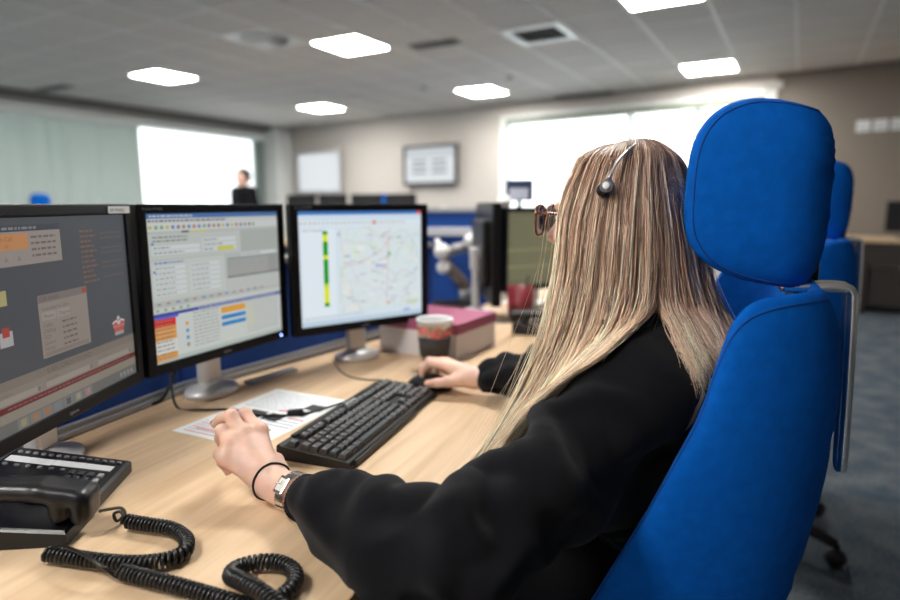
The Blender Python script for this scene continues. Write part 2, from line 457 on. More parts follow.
# lights
fr = MB()
for s in (-1, 1):
    fr.box(s*0.292-0.006, s*0.292+0.006, -0.298, 0.298, -0.012, 0.03); fr.box(-0.286, 0.286, s*0.292-0.006, s*0.292+0.006, -0.012, 0.03)
fr_me = fr.mesh('light_frame', M_WHITE)
di_me = MB().box(-0.286, 0.286, -0.286, 0.286, -0.008, 0.02).mesh('diffuser', M_DIFF)
NAMES = ['square ceiling light panel in front of the swirl air diffuser', None]
LL = {(5.2, 1.095): 'lit square ceiling light cut by the top edge of the picture', (5.2, 4.195): 'large lit ceiling light right of the round swirl diffuser',
      (5.2, 7.295): 'lit ceiling light nearest the vertical blinds', (8.2, 1.095): 'lit ceiling light above the blue headrest beside the wide window',
      (8.2, 4.195): 'lit ceiling light between the wall screens and the wide window', (8.2, 7.295): 'small lit ceiling light nearest the far corner above the wall screens'}
for (u, v) in LIGHTS:
    e = empty('ceiling_light', uv(u, v, CH), RZ, LL.get((u, v), 'square ceiling light panel behind or beside the photographer'), 'ceiling light', 'recessed ceiling light panels')
    link('frame', fr_me, e); link('diffuser', di_me, e)
M_BRIGHT = mat('bright_white_enamel', (0.92, 0.94, 0.92), 0.3)
# round swirl diffuser
e = empty('air_diffuser', uv(*ROUND, CH), RZ, 'white square ceiling air diffuser with a round swirl of blades', 'air vent')
MB().box(-0.29, 0.29, -0.29, 0.29, -0.004, 0.02).build('face_plate', M_BRIGHT, e)
mb = MB()
mb.lathe([(0.25, -0.006), (0.27, -0.016), (0.25, -0.02), (0.235, -0.008)], 40, (0, 0, 0.01)); mb.build('ring', M_BRIGHT, e)
MB().lathe([(0.0, -0.004), (0.235, -0.004), (0.235, 0.004)], 40).build('dark_recess', mat('swirl_recess', (0.62, 0.66, 0.62), 0.6), e)
for k in range(16):
    a = 2*math.pi*k/16
    mb = MB().box(0.05, 0.23, -0.028, 0.014, -0.014, -0.008)
    mb.xform(Matrix.Rotation(a, 4, 'Z') @ Matrix.Rotation(R(14), 4, 'X')); mb.build('blade', M_BRIGHT, e)
MB().lathe([(0, -0.03), (0.05, -0.026), (0.055, -0.01), (0.05, 0)], 24).build('hub', M_WHITE, e)
# square return vent
e = empty('ceiling_vent', uv(*VENT, CH), RZ, 'square ceiling vent with a dark slotted grille and pale rim', 'air vent')
mb = MB()
for s in (-1, 1):
    mb.box(s*0.265-0.035, s*0.265+0.035, -0.30, 0.30, -0.014, 0.02); mb.box(-0.23, 0.23, s*0.265-0.035, s*0.265+0.035, -0.014, 0.02)
mb.build('rim', M_BRIGHT, e)
MB().box(-0.23, 0.23, -0.23, 0.23, 0.012, 0.02).build('dark_recess', mat('vent_dark', (0.03, 0.03, 0.03), 0.8), e)
sl = MB().box(-0.23, 0.23, -0.012, 0.012, -0.003, 0.003); sl.xform(Matrix.Rotation(R(35), 4, 'X')); slm = sl.mesh('slat', mat('vent_slat', (0.09, 0.09, 0.085), 0.6))
for k in range(11): link('slat', slm, e, (0, -0.21+0.042*k, 0.0))
# slim linear vents and small detectors
def linvent(u, v, L, rz, label, dark=0.16):
    e = empty('linear_vent', uv(u, v, CH-0.006), RZ+rz, label, 'air vent')
    MB().box(-L/2, L/2, -0.09, 0.09, -0.012, 0.0).build('rim', mat('vent_grey', (0.36, 0.35, 0.33), 0.6), e)
    for k in range(4): MB().box(-L/2+0.02, L/2-0.02, -0.072+0.04*k, -0.048+0.04*k, -0.02, -0.010).build('slot', mat('vent_slot', (dark, dark, dark), 0.7), e)
linvent(5.58, 3.40, 0.55, R(90), 'slim grey slotted ceiling vent right of the largest light')
linvent(9.15, 2.95, 0.9, R(90), 'slim grey ceiling vent close to the wide far window')
linvent(4.9, 9.35, 0.8, R(90), 'grey ceiling vent above the vertical blinds')
def detector(u, v, label):
    e = empty('smoke_detector', uv(u, v, CH), RZ, label, 'detector')
    MB().lathe([(0.075, -0.001), (0.075, -0.012), (0.06, -0.018)], 24).build('base', M_WHITE, e)
    MB().lathe([(0.055, -0.018), (0.05, -0.04), (0.03, -0.048), (0, -0.05)], 24).build('sensor_head', mat('detector_grey', (0.5, 0.5, 0.48), 0.5), e)
detector(7.49, 4.75, 'small round smoke detector left of the light near the wall screens')
detector(7.44, 3.40, 'small round smoke detector between two ceiling lights by the wide window')

# ---- left wall with windows (built in u, v, z)
mb = MB(); T = 0.2
mb.box(U0, 10.3, V1, V1+T, 0, 0.95); mb.box(U0, 10.3, V1, V1+T, 2.56, CH+0.1)
mb.box(U0, -1.0, V1, V1+T, 0.95, 2.56); mb.box(9.5, 10.3, V1, V1+T, 0.95, 2.56)
struct('wall_left', mb, M_WHITE)
w1 = empty('window_1', uv(-1.0, V1, 0.95), RZ); tag(w1, kind='structure')
x = 0
for a in (0.0, 2.55, 5.1, 7.7, 10.5):
    MB().box(a-0.03, a+0.03, 0.04, 0.12, 0, 1.61).build('window_frame', M_WHITE, w1)
for z in (0.0, 1.57): MB().box(0, 10.5, 0.04, 0.12, z, z+0.05).build('window_frame', M_WHITE, w1)
for a, b in ((0, 2.55), (2.55, 5.1), (5.1, 7.7), (7.7, 10.5)):
    MB().box(a+0.03, b-0.03, 0.075, 0.083, 0.05, 1.57).build('pane', M_GLASS, w1)
MB().box(-0.1, 10.6, -0.12, 0.1, -0.04, 0.0).build('window_sill', M_WHITE, w1)
struct('trim_1', MB().box(U0, 9.6, V1-0.14, V1-0.001, 2.53, 2.64), mat('pelmet', (0.90, 0.93, 0.91), 0.5))
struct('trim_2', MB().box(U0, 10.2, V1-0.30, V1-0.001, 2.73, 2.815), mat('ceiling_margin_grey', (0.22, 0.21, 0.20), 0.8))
# white corner column
struct('wall_column', MB().box(9.52, 10.0, V1-0.45, V1-0.002, 0, CH-0.01, 0, 0.01), M_WHITE)
# vertical blinds drawn across the near windows
vb = empty('vertical_blind', uv(-1.0, V1-0.07, 2.53), RZ, 'closed pale grey vertical blinds across the left windows', 'window blind')
MB().box(0, 7.66, -0.03, 0.03, -0.03, 0.0).build('head_rail', M_WHITE, vb)
slm = MB(); slm.box(-0.062, 0.062, -0.0012, 0.0012, -1.62, -0.03); slm = slm.mesh('slat', M_BLIND)
for k in range(68):
    link('slat', slm, vb, (0.08+0.112*k, 0, 0), R(-18 + random.uniform(-16, 16)))
vb2 = empty('vertical_blind', uv(9.22, V1-0.07, 2.53), RZ, 'narrow stack of grey vertical blind slats beside the white column', 'window blind')
for k in range(9): link('slat', slm, vb2, (0.03*k, 0, 0), R(75 + random.uniform(-5, 5)))

# ---- far wall (own frame: x along the wall from the far corner, y outward)
FW0 = Vector((-3.833, 13.76, 0)); FWA = math.atan2(3.938-13.76, 9.779+3.833)
def fw(t, y, z=0.0):
    return (FW0.x + t*math.cos(FWA) - y*math.sin(FWA), FW0.y + t*math.sin(FWA) + y*math.cos(FWA), z)
mb = MB(); S0, S1, Z0, Z1 = 5.80, 9.86, 1.0, 2.62
mb.box(-0.2, S0, 0, 0.2, 0, CH+0.1); mb.box(S0, S1, 0, 0.2, 0, Z0); mb.box(S0, S1, 0, 0.2, Z1, CH+0.1)
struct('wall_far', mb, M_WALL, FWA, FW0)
struct('wall_far_right', MB().box(S1, 17.0, 0, 0.2, 0, CH+0.1), mat('taupe_wall', (0.235, 0.20, 0.17), 0.8, bump=0.1, bscale=300), FWA, FW0)  # darker taupe stretch right of the window; the rest is beige
w2 = empty('window_2', fw(0, 0), FWA); tag(w2, kind='structure')
for a in (S0+0.03, S1-0.03): MB().box(a-0.045, a+0.045, -0.03, 0.14, Z0, Z1).build('window_frame', M_WHITE, w2)
for a in (7.96, 8.91): MB().box(a-0.024, a+0.024, 0.03, 0.11, Z0, Z1).build('mullion', mat('mullion_green_grey', (0.32, 0.42, 0.38), 0.5), w2)
for z in (Z0+0.03, Z1-0.03): MB().box(S0+0.075, S1-0.075, -0.03, 0.14, z-0.03, z+0.03).build('window_frame', M_WHITE, w2)
for a, b in ((S0+0.075, 7.942), (7.978, 8.892), (8.928, S1-0.075)): MB().box(a, b, 0.075, 0.083, Z0+0.06, Z1-0.06).build('pane', M_GLASS, w2)
MB().box(S0-0.05, S1+0.05, -0.15, 0.12, Z0-0.04, Z0).build('window_sill', M_WHITE, w2)
# gathered roller blind fringe at the head of the window
rb = empty('roller_blind', fw(S0, -0.06, Z1), FWA, 'raised cream blind with a scalloped edge along the top of the wide window', 'window blind')
MB().box(0.09, S1-S0-0.09, -0.04, 0.04, -0.06, -0.01).build('head_rail', M_WHITE, rb)
sc = MB(); n = 54; W = S1-S0-0.2
for k in range(n):
    sc.lathe([(0.0, -0.17), (0.03, -0.16), (0.036, -0.13), (0.036, -0.06)], 8, (0.10+W*(k+0.5)/n, 0, 0), sy=0.5)
sc.build('scalloped_fringe', mat('cream_blind', (0.33, 0.37, 0.29), 0.8), rb)
struct('trim_3', MB().box(S0-0.1, S1+0.08, -0.06, -0.032, Z1+0.005, Z1+0.1), M_WALL, FWA, FW0)
# side and back walls outside the frame
struct('wall_right', MB().box(U0, 10.4, V0-0.2, V0, 0, CH+0.1), M_WALL)
struct('wall_back', MB().box(U0-0.2, U0, V0-0.2, V1+0.2, 0, CH+0.1), M_WALL)
struct('baseboard_far', MB().box(0, 16.5, -0.02, -0.001, 0, 0.1), M_WHITE, FWA, FW0)

# ---- screens on the far wall
def wall_tv(t0, t1, z0, z1, label, kind):
    w, h = t1-t0, z1-z0
    e = empty('wall_screen', fw((t0+t1)/2, -0.09, (z0+z1)/2), FWA, label, 'screen')
    mb = MB(); b = 0.05
    mb.box(-w/2, w/2, -0.02, 0.03, h/2-b, h/2, 0, 0.006); mb.box(-w/2, w/2, -0.02, 0.03, -h/2, -h/2+b, 0, 0.006)
    mb.box(-w/2, -w/2+b, -0.02, 0.03, -h/2+b, h/2-b); mb.box(w/2-b, w/2, -0.02, 0.03, -h/2+b, h/2-b)
    mb.build('bezel', M_BLACKPL if kind else mat('pale_bezel', (0.45, 0.45, 0.45), 0.4), e)
    MB().box(-w/2+0.02, w/2-0.02, 0.0, 0.05, -h/2+0.02, h/2-0.02).build('back_case', M_BLACKPL, e)
    MB().box(-0.12, 0.12, 0.05, 0.088, -0.12, 0.12).build('wall_bracket', M_BLACKPL, e)
    sc = MB(); q = lambda x0, x1, za, zb, c, l: sc.quad([(x0, -0.004-0.001*l, za), (x1, -0.004-0.001*l, za), (x1, -0.004-0.001*l, zb), (x0, -0.004-0.001*l, zb)], 0, c)
    W, H = w/2-b, h/2-b
    q(-W, W, -H, H, (0.82, 0.86, 0.88), 0)
    if kind:
        q(-W, W, H*0.45, H, (0.62, 0.66, 0.70), 1)
        for k in (0, 1):
            for j in range(3): q(-W*0.72+k*W*0.8, -W*0.12+k*W*0.8, 0.05-0.10*j, 0.10-0.10*j, (0.30, 0.34, 0.38), 1)
    sc.build('screen_image', M_SCREEN, e)
wall_tv(0.72, 2.06, 1.40, 2.27, 'pale glowing wall screen with a thin bezel near the corner', 0)
wall_tv(3.72, 4.95, 1.52, 2.24, 'wall screen with a thick black bezel and dark lines of text', 1)
# three white patches with a grey line, right on the far wall
for k in range(3):
    e = empty('wall_white_patch', fw(10.83+0.17*k, -0.006, 2.10), FWA, ['leftmost of three small white patches on the beige wall', 'middle one of three small white patches on the beige wall', 'rightmost of three small white patches on the beige wall'][k], 'patch', 'white patches on the far wall')
    MB().box(-0.07, 0.07, -0.003, 0.003, -0.065, 0.065).build('sheet', M_PAPER, e)
    MB().box(-0.05, 0.05, -0.0045, -0.0032, -0.03, -0.01).build('grey_line', M_PRINTG, e)
# ================================================================== THE DESK
DZ = 0.74
def dirv(deg): return Vector((math.cos(R(deg)), math.sin(R(deg)), 0))
ud, nd = dirv(68), dirv(-22)
fr0 = Vector((-0.109, 0.644, 0)) + nd*0.005
pA, pB = Vector((-0.625, 1.362, 0)), Vector((-0.625, 1.362, 0)) - dirv(71)*1.3      # back rail, near part
pC = pA + dirv(57)*1.05                                                                # far part
poly = [fr0 - ud*0.75, fr0 + ud*1.65, pC + dirv(-33)*0.02, pA, pB]
desk = empty('desk', (fr0.x, fr0.y, 0), 0, 'long oak desk with grey rail holding the three monitors', 'desk')
off = Vector((fr0.x, fr0.y, 0))
MB().prism([((p-off).x, (p-off).y) for p in poly], DZ-0.025, DZ).build('desk_top', M_OAK, desk)
e0, e1 = -ud*0.75, ud*1.65
mb = MB(); n2 = nd*0.002
mb.prism([((e0).x, (e0).y), ((e0+n2).x, (e0+n2).y), ((e1+n2).x, (e1+n2).y), (e1.x, e1.y)], DZ-0.026, DZ); mb.build('edge_band', M_OAKEDGE, desk)
for t in (-0.55, 0.95):
    c = ud*t - nd*0.35
    mb = MB(); mb.box(-0.28, 0.28, -0.03, 0.03, 0.0, 0.03, 0, 0.006); mb.box(-0.03, 0.03, -0.025, 0.025, 0.03, DZ-0.025)
    mb.build('leg', M_ALU, desk, c, R(-22))
# panel behind the desk
def panel(a, b, z0, z1, name, label):
    a = Vector(a); b = Vector(b); L = (b-a).length; rz = math.atan2(b.y-a.y, b.x-a.x)
    e = empty(name, (a.x, a.y, 0), rz, label, 'partition')
    MB().box(0, L, 0.012, 0.042, z0, z1, 0, 0.004).build('fabric_panel', M_PANEL, e)
    MB().box(0, L, 0.008, 0.046, z1, z1+0.018, 0, 0.004).build('top_rail', M_ALU, e)
    mb = MB(); mb.box(0, L, 0.0, 0.05, DZ+0.001, DZ+0.013, 0, 0.003); mb.build('bottom_rail', M_ALU, e)
    mb = MB(); mb.box(0, L, 0.004, 0.046, DZ+0.0135, DZ+0.025, 0, 0.003); mb.build('bottom_rail', mat('rail_grey', (0.30, 0.32, 0.35), 0.45, metal=0.4), e)
    for x in (0.02, L-0.05): MB().box(x, x+0.03, 0.012, 0.042, 0.0, z0).build('post', M_ALU, e)
    return e
panel(pB, pA, 0.30, 1.02, 'desk_partition', 'navy fabric desk screen behind the left monitor, with grey rail')
panel(pA, pC, 0.30, 1.02, 'desk_partition', 'navy fabric desk screen behind the middle and right monitors, with grey rail')

# ================================================================== MONITORS
KEYS_TXT = list("QWERTYUIOPASDFGHJKLZXCVBNM1234567890-=[];'#,./\\`+*") + ['Esc'] + ['F%d' % i for i in range(1, 13)] + \
    ['Tab', 'Caps', 'Shift', 'Ctrl', 'Alt', 'Win', 'Ins', 'Del', 'Home', 'End', 'PgUp', 'PgDn', 'Num', 'Enter', '^', '<', '>', 'v']
text_prepare(KEYS_TXT + ['ProLite B1906S', 'iiyama', 'On Call', '01:', 'Connected to Caller', 'Call details', '0 RECORDS FOUND', 'Phone', 'Dispose', 'Caller', 'Dialling', 'DDI', 'Queue', 'Notes', 'Location', 'IM 19020023'])
SW, SH = 0.376, 0.301
class Screen:
    def __init__(s, y, z0): s.mb = MB(); s.y = y; s.z0 = z0
    def P(s, fx, fy, l): return (-SW/2 + SW*fx, s.y - 0.00012*l, s.z0 + SH*(1-fy))
    dim = 1.0
    def r(s, x0, x1, y0, y1, c, l=1):
        c = tuple(x*s.dim for x in c); s.mb.quad([s.P(x0, y1, l), s.P(x1, y1, l), s.P(x1, y0, l), s.P(x0, y0, l)], 0, c)
    def poly(s, pts, c, l=1): s.mb.quad([s.P(x, y, l) for x, y in pts], 0, c)
    def line(s, pts, w, c, l=1):
        for (x0, y0), (x1, y1) in zip(pts[:-1], pts[1:]):
            d = Vector((x1-x0, (y1-y0)*SH/SW)); 
            if d.length < 1e-6: continue
            n = Vector((-d.y, d.x)).normalized()*w/2; ny = n.y*SW/SH
            s.poly([(x0+n.x, y0+ny), (x0-n.x, y0-ny), (x1-n.x, y1-ny), (x1+n.x, y1+ny)], c, l)
    def words(s, x0, x1, y, h, c, l=2, rnd=random.Random(3)):
        x = x0
        while x < x1:
            w = rnd.uniform(0.010, 0.034); w = min(w, x1-x)
            s.r(x, x+w, y-h/2, y+h/2, c, l); x += w+0.007
    def text(s, t, fx, fy, size, c, l=3): text_into(s.mb, t, size, s.P(fx, fy, l), (1, 0, 0), (0, 0, 1), 0, c)

def make_monitor(name, label, mid, deg, back, content, lean=0.0, sticker=False, base_shift=0.0, base_x=0.0, led=True, w=0.42, h=0.342, z0=0.098, side=None):
    yv = dirv(deg+90)
    loc = Vector((mid[0], mid[1], DZ)) + yv*back
    e = empty(name, loc, R(deg), label, 'monitor')
    yf = -back
    mb = MB(); b = 0.0215; bb = 0.022; z1 = z0+h
    mb.box(-w/2, -w/2+b, yf, yf+0.030, z0, z1, 0, 0.003); mb.box(w/2-b, w/2, yf, yf+0.030, z0, z1, 0, 0.003)
    mb.box(-w/2+b-0.003, w/2-b+0.003, yf, yf+0.030, z1-0.018, z1, 0, 0.003); mb.box(-w/2+b-0.003, w/2-b+0.003, yf, yf+0.030, z0, z0+bb, 0, 0.003)
    fr = mb.build('bezel', side or M_BEZEL, e)
    mb = MB(); mb.box(-w/2+0.006, w/2-0.006, yf+0.012, yf+0.034, z0+0.006, z1-0.006)
    mb.rbox((0, yf+0.046, z0+h*0.5), (w*0.72, 0.03, h*0.66), 0.012); mb.build('back_shell', M_BLACKPL, e)
    S = Screen(yf+0.004, z0+bb); content(S)
    S.mb.build('screen_image', M_SCREEN, e)
    mb = MB(); text_into(mb, 'ProLite B1906S', 0.0075, (-w/2+0.012, yf-0.0003, z1-0.012), (1, 0, 0), (0, 0, 1))
    text_into(mb, 'iiyama', 0.009, (-0.014, yf-0.0003, z0+0.008), (1, 0, 0), (0, 0, 1)); mb.build('maker_lettering', M_PRINTG, fr)
    if led: 
        mb = MB(); mb.lathe([(0.0, -0.0015), (0.0025, -0.001), (0.003, 0.001)], 12); mb.xform(Matrix.Translation((w/2-0.03, yf-0.0003, z0+0.011)) @ Matrix.Rotation(R(90), 4, 'X'))
        mb.build('power_light', mat('blue_led', (0.1, 0.15, 0.8), 0.4, emit=(0.2, 0.3, 1.0), estr=6), fr)
    if sticker:
        MB().box(w/2-0.075, w/2-0.008, yf-0.0012, yf-0.0002, z1-0.0165, z1-0.004).build('sticker', M_PAPER, fr)
        mb = MB(); text_into(mb, 'IM 19020023', 0.008, (w/2-0.068, yf-0.0016, z1-0.0135), (1, 0, 0), (0, 0, 1)); mb.build('sticker_print', M_PRINT, fr)
    # stand
    mb = MB(); mb.lathe([(0.0, 0.0), (0.1, 0.0), (0.104, 0.006), (0.1, 0.014), (0.06, 0.022), (0.03, 0.03), (0.0, 0.031)], 40, (base_x, base_shift, 0.001), sx=0.66, sy=0.50)
    mb.build('stand_base', M_SILVER, e)
    mb = MB(); mb.rbox((base_x, base_shift+0.005, 0.13), (0.055, 0.026, 0.21), 0.009); mb.rbox((base_x*0.5, (base_shift+yf+0.05)/2, z0+h*0.42), (0.09+abs(base_x), abs(base_shift-yf-0.02)+0.02, 0.09), 0.008)
    mb.build('stand_column', M_SILVER, e)
    return e

W_ = (0.80, 0.86, 0.86); G_ = (0.52, 0.55, 0.52)
def content_m(S):
    S.dim = 0.74
    S.r(0, 1, 0, 1, (0.60, 0.64, 0.60), 0)
    S.r(0, 1, 0, 0.032, (0.10, 0.22, 0.50), 1); S.words(0.02, 0.30, 0.016, 0.012, (0.7, 0.75, 0.8), 2)
    S.r(0, 1, 0.032, 0.065, (0.72, 0.74, 0.72), 1); S.words(0.01, 0.55, 0.048, 0.012, (0.2, 0.2, 0.2), 2)
    S.r(0, 1, 0.065, 0.115, (0.78, 0.81, 0.80), 1)
    rnd = random.Random(5)
    for k in range(22):
        c = rnd.choice([(0.2, 0.35, 0.6), (0.6, 0.3, 0.2), (0.3, 0.5, 0.3), (0.3, 0.3, 0.35), (0.7, 0.6, 0.2)]); x = 0.01+0.036*k
        S.r(x, x+0.022, 0.078, 0.103, c, 2)
    S.r(0.28, 0.40, 0.118, 0.130, (0.75, 0.72, 0.25), 2); S.r(0.22, 0.27, 0.118, 0.130, (0.10, 0.12, 0.12), 2)
    S.r(0, 0.66, 0.135, 0.30, (0.66, 0.70, 0.66), 1); S.r(0.66, 1, 0.135, 0.30, (0.53, 0.57, 0.53), 1)
    for y in (0.155, 0.18): S.words(0.03, 0.26, y, 0.012, (0.32, 0.34, 0.34), 2)
    for (a, b, y) in ((0.02, 0.34, 0.225), (0.02, 0.34, 0.258), (0.36, 0.62, 0.19), (0.36, 0.62, 0.225), (0.36, 0.62, 0.258), (0.66, 0.97, 0.32)):
        S.r(a, b, y-0.013, y+0.013, W_, 2); S.words(a+0.01, a+(b-a)*rnd.uniform(0.3, 0.7), y, 0.010, (0.35, 0.38, 0.40), 3)
    S.r(0.47, 0.60, 0.245, 0.272, (0.80, 0.75, 0.10), 3)
    S.r(0.02, 0.035, 0.19, 0.205, (0.10, 0.25, 0.6), 3); S.r(0.02, 0.035, 0.375, 0.39, (0.10, 0.25, 0.6), 3)
    S.r(0, 0.52, 0.31, 0.58, (0.70, 0.74, 0.70), 1); S.words(0.03, 0.22, 0.325, 0.012, (0.2, 0.3, 0.65), 2)
    for y in (0.36, 0.395, 0.43, 0.465, 0.50, 0.535):
        S.r(0.02, 0.23, y-0.012, y+0.012, W_, 2); S.r(0.26, 0.48, y-0.012, y+0.012, W_, 2)
        S.words(0.03, 0.16, y, 0.009, (0.4, 0.42, 0.42), 3); S.words(0.27, 0.40, y, 0.009, (0.4, 0.42, 0.42), 3)
    S.r(0.54, 1, 0.335, 0.475, (0.45, 0.48, 0.45), 1)
    for k in range(6): S.r(0.55, 0.98, 0.345+0.022*k, 0.354+0.022*k, (0.34+0.02*k, 0.37, 0.36), 2); S.words(0.56, 0.9, 0.362+0.022*k, 0.008, (0.62, 0.65, 0.62), 2)
    S.r(0.54, 1, 0.475, 0.49, (0.22, 0.24, 0.24), 2); S.r(0.52, 1, 0.49, 0.60, (0.66, 0.69, 0.65), 1)
    for k in range(14): S.words(0.03+0.06*k, 0.06+0.06*k, 0.60, 0.012, [(0.3, 0.3, 0.3), (0.55, 0.2, 0.2), (0.25, 0.3, 0.55)][k % 3], 2)
    S.r(0, 1, 0.625, 0.655, (0.74, 0.77, 0.74), 1)
    for k in range(5): S.r(0.02+0.05*k, 0.04+0.05*k, 0.632, 0.65, (0.35, 0.5, 0.3), 2)
    S.r(0, 1, 0.662, 0.684, (0.07, 0.10, 0.42), 2); S.words(0.3, 0.95, 0.673, 0.010, (0.5, 0.55, 0.75), 3)
    S.r(0, 1, 0.684, 0.97, (0.76, 0.80, 0.76), 1)
    S.r(0.0, 0.16, 0.684, 0.70, (0.14, 0.18, 0.75), 2)
    S.r(0.0, 0.14, 0.70, 0.755, (0.85, 0.03, 0.02), 2)
    for y in (0.757, 0.787, 0.817): S.r(0.0, 0.14, y, y+0.027, (0.90, 0.38, 0.04), 2)
    for y in (0.85, 0.88, 0.91): S.r(0.0, 0.14, y, y+0.024, (0.84, 0.86, 0.84), 2)
    for y in (0.937, 0.965): S.r(0.0, 0.14, y, y+0.025, (0.90, 0.38, 0.04), 2)
    for k in range(10): S.words(0.01, 0.12, 0.715+0.028*k, 0.009, (0.35, 0.25, 0.2), 3)
    for k in range(4): S.r(0.205, 0.225, 0.75+0.05*k, 0.775+0.05*k, [(0.9, 0.4, 0.05), (0.1, 0.35, 0.7), (0.1, 0.35, 0.7), (0.3, 0.3, 0.3)][k], 2)
    for k in range(10): S.words(0.26, 0.45, 0.70+0.026*k, 0.010, (0.45, 0.47, 0.45), 2); S.words(0.68, 0.97, 0.70+0.026*k, 0.010, (0.5, 0.52, 0.5), 2)
    S.r(0.47, 0.67, 0.70, 0.745, (0.92, 0.45, 0.06), 2); S.r(0.47, 0.67, 0.765, 0.795, (0.02, 0.30, 0.72), 2); S.r(0.47, 0.67, 0.815, 0.845, (0.02, 0.30, 0.72), 2)
    S.r(0.69, 0.74, 0.71, 0.90, (0.80, 0.80, 0.62), 2)
    S.r(0, 1, 0.972, 1, (0.58, 0.66, 0.62), 2)
def content_r(S):
    S.r(0, 1, 0, 1, (0.72, 0.82, 0.90), 0)
    S.r(0, 1, 0, 0.03, (0.06, 0.20, 0.55), 1); S.r(0.96, 1, 0, 0.03, (0.7, 0.1, 0.1), 2)
    S.r(0, 1, 0.03, 0.075, (0.66, 0.78, 0.90), 1); S.r(0, 1, 0.08, 0.125, (0.78, 0.86, 0.92), 1)
    rnd = random.Random(9)
    for k in range(26): S.r(0.01+0.033*k, 0.027+0.033*k, 0.09, 0.113, rnd.choice([(0.5, 0.6, 0.75), (0.65, 0.5, 0.5), (0.5, 0.65, 0.55)]), 2)
    S.r(0.57, 0.60, 0.085, 0.118, (0.8, 0.25, 0.2), 3)
    S.r(0.02, 0.27, 0.15, 0.93, (0.80, 0.88, 0.95), 1); S.words(0.03, 0.20, 0.165, 0.012, (0.45, 0.5, 0.6), 2)
    gr, ye = (0.01, 0.36, 0.02), (0.80, 0.86, 0.02)
    for a, b, c in ((0.17, 0.20, gr), (0.20, 0.26, ye), (0.26, 0.38, gr), (0.38, 0.415, ye), (0.415, 0.63, gr), (0.63, 0.665, (0.55, 0.75, 0.02)), (0.665, 0.70, ye), (0.70, 0.80, ye), (0.80, 0.835, gr)):
        S.r(0.175, 0.212, a, b, c, 3)
    S.r(0.29, 0.305, 0.18, 0.22, (0.4, 0.5, 0.7), 2)
    S.r(0.30, 0.985, 0.145, 0.90, (0.74, 0.83, 0.86), 1)
    # street map: pale blocks and wandering roads
    for k in range(70):
        x, y = rnd.uniform(0.31, 0.95), rnd.uniform(0.15, 0.87); w, h = rnd.uniform(0.015, 0.07), rnd.uniform(0.015, 0.05)
        S.r(x, min(0.985, x+w), y, min(0.9, y+h), rnd.choice([(0.80, 0.87, 0.80), (0.70, 0.82, 0.88), (0.86, 0.88, 0.84), (0.78, 0.80, 0.88), (0.72, 0.84, 0.72), (0.86, 0.84, 0.74)]), 2)
    for k in range(60):
        x, y = rnd.uniform(0.31, 0.97), rnd.uniform(0.16, 0.88); a = rnd.uniform(0, 6.28); pts = [(x, y)]
        for j in range(rnd.randint(4, 14)):
            a += rnd.uniform(-0.6, 0.6); x += 0.028*math.cos(a); y += 0.034*math.sin(a)
            x = min(0.98, max(0.305, x)); y = min(0.895, max(0.15, y)); pts.append((x, y))
        c = rnd.choice([(0.60, 0.66, 0.72), (0.60, 0.66, 0.72), (0.64, 0.68, 0.76), (0.74, 0.58, 0.62), (0.78, 0.74, 0.50), (0.55, 0.70, 0.58), (0.86, 0.88, 0.9)])
        S.line(pts, rnd.choice([0.003, 0.0045, 0.006]), c, 3)
    S.line([(0.32, 0.5), (0.42, 0.47), (0.5, 0.44), (0.58, 0.40), (0.66, 0.34), (0.70, 0.26), (0.72, 0.16)], 0.006, (0.74, 0.50, 0.56), 4)
    S.line([(0.70, 0.26), (0.70, 0.40), (0.695, 0.55), (0.69, 0.70), (0.68, 0.88)], 0.006, (0.72, 0.48, 0.58), 4)
    for k in range(40):
        x, y = rnd.uniform(0.32, 0.93), rnd.uniform(0.17, 0.87); S.words(x, min(0.98, x+0.045), y, 0.010, rnd.choice([(0.4, 0.42, 0.5), (0.5, 0.35, 0.5), (0.4, 0.5, 0.4)]), 4)
    S.words(0.59, 0.68, 0.50, 0.016, (0.30, 0.20, 0.7), 5); S.r(0.70, 0.72, 0.38, 0.41, (0.05, 0.45, 0.1), 5); S.r(0.69, 0.71, 0.845, 0.87, (0.8, 0.35, 0.1), 5)
    S.r(0.86, 0.97, 0.85, 0.885, (0.62, 0.72, 0.55), 5); S.r(0.0, 1, 0.955, 1, (0.55, 0.68, 0.80), 1)
    S.r(0.83, 0.89, 0.93, 0.955, (0.35, 0.5, 0.85), 2); S.words(0.02, 0.5, 0.925, 0.012, (0.5, 0.58, 0.66), 2)
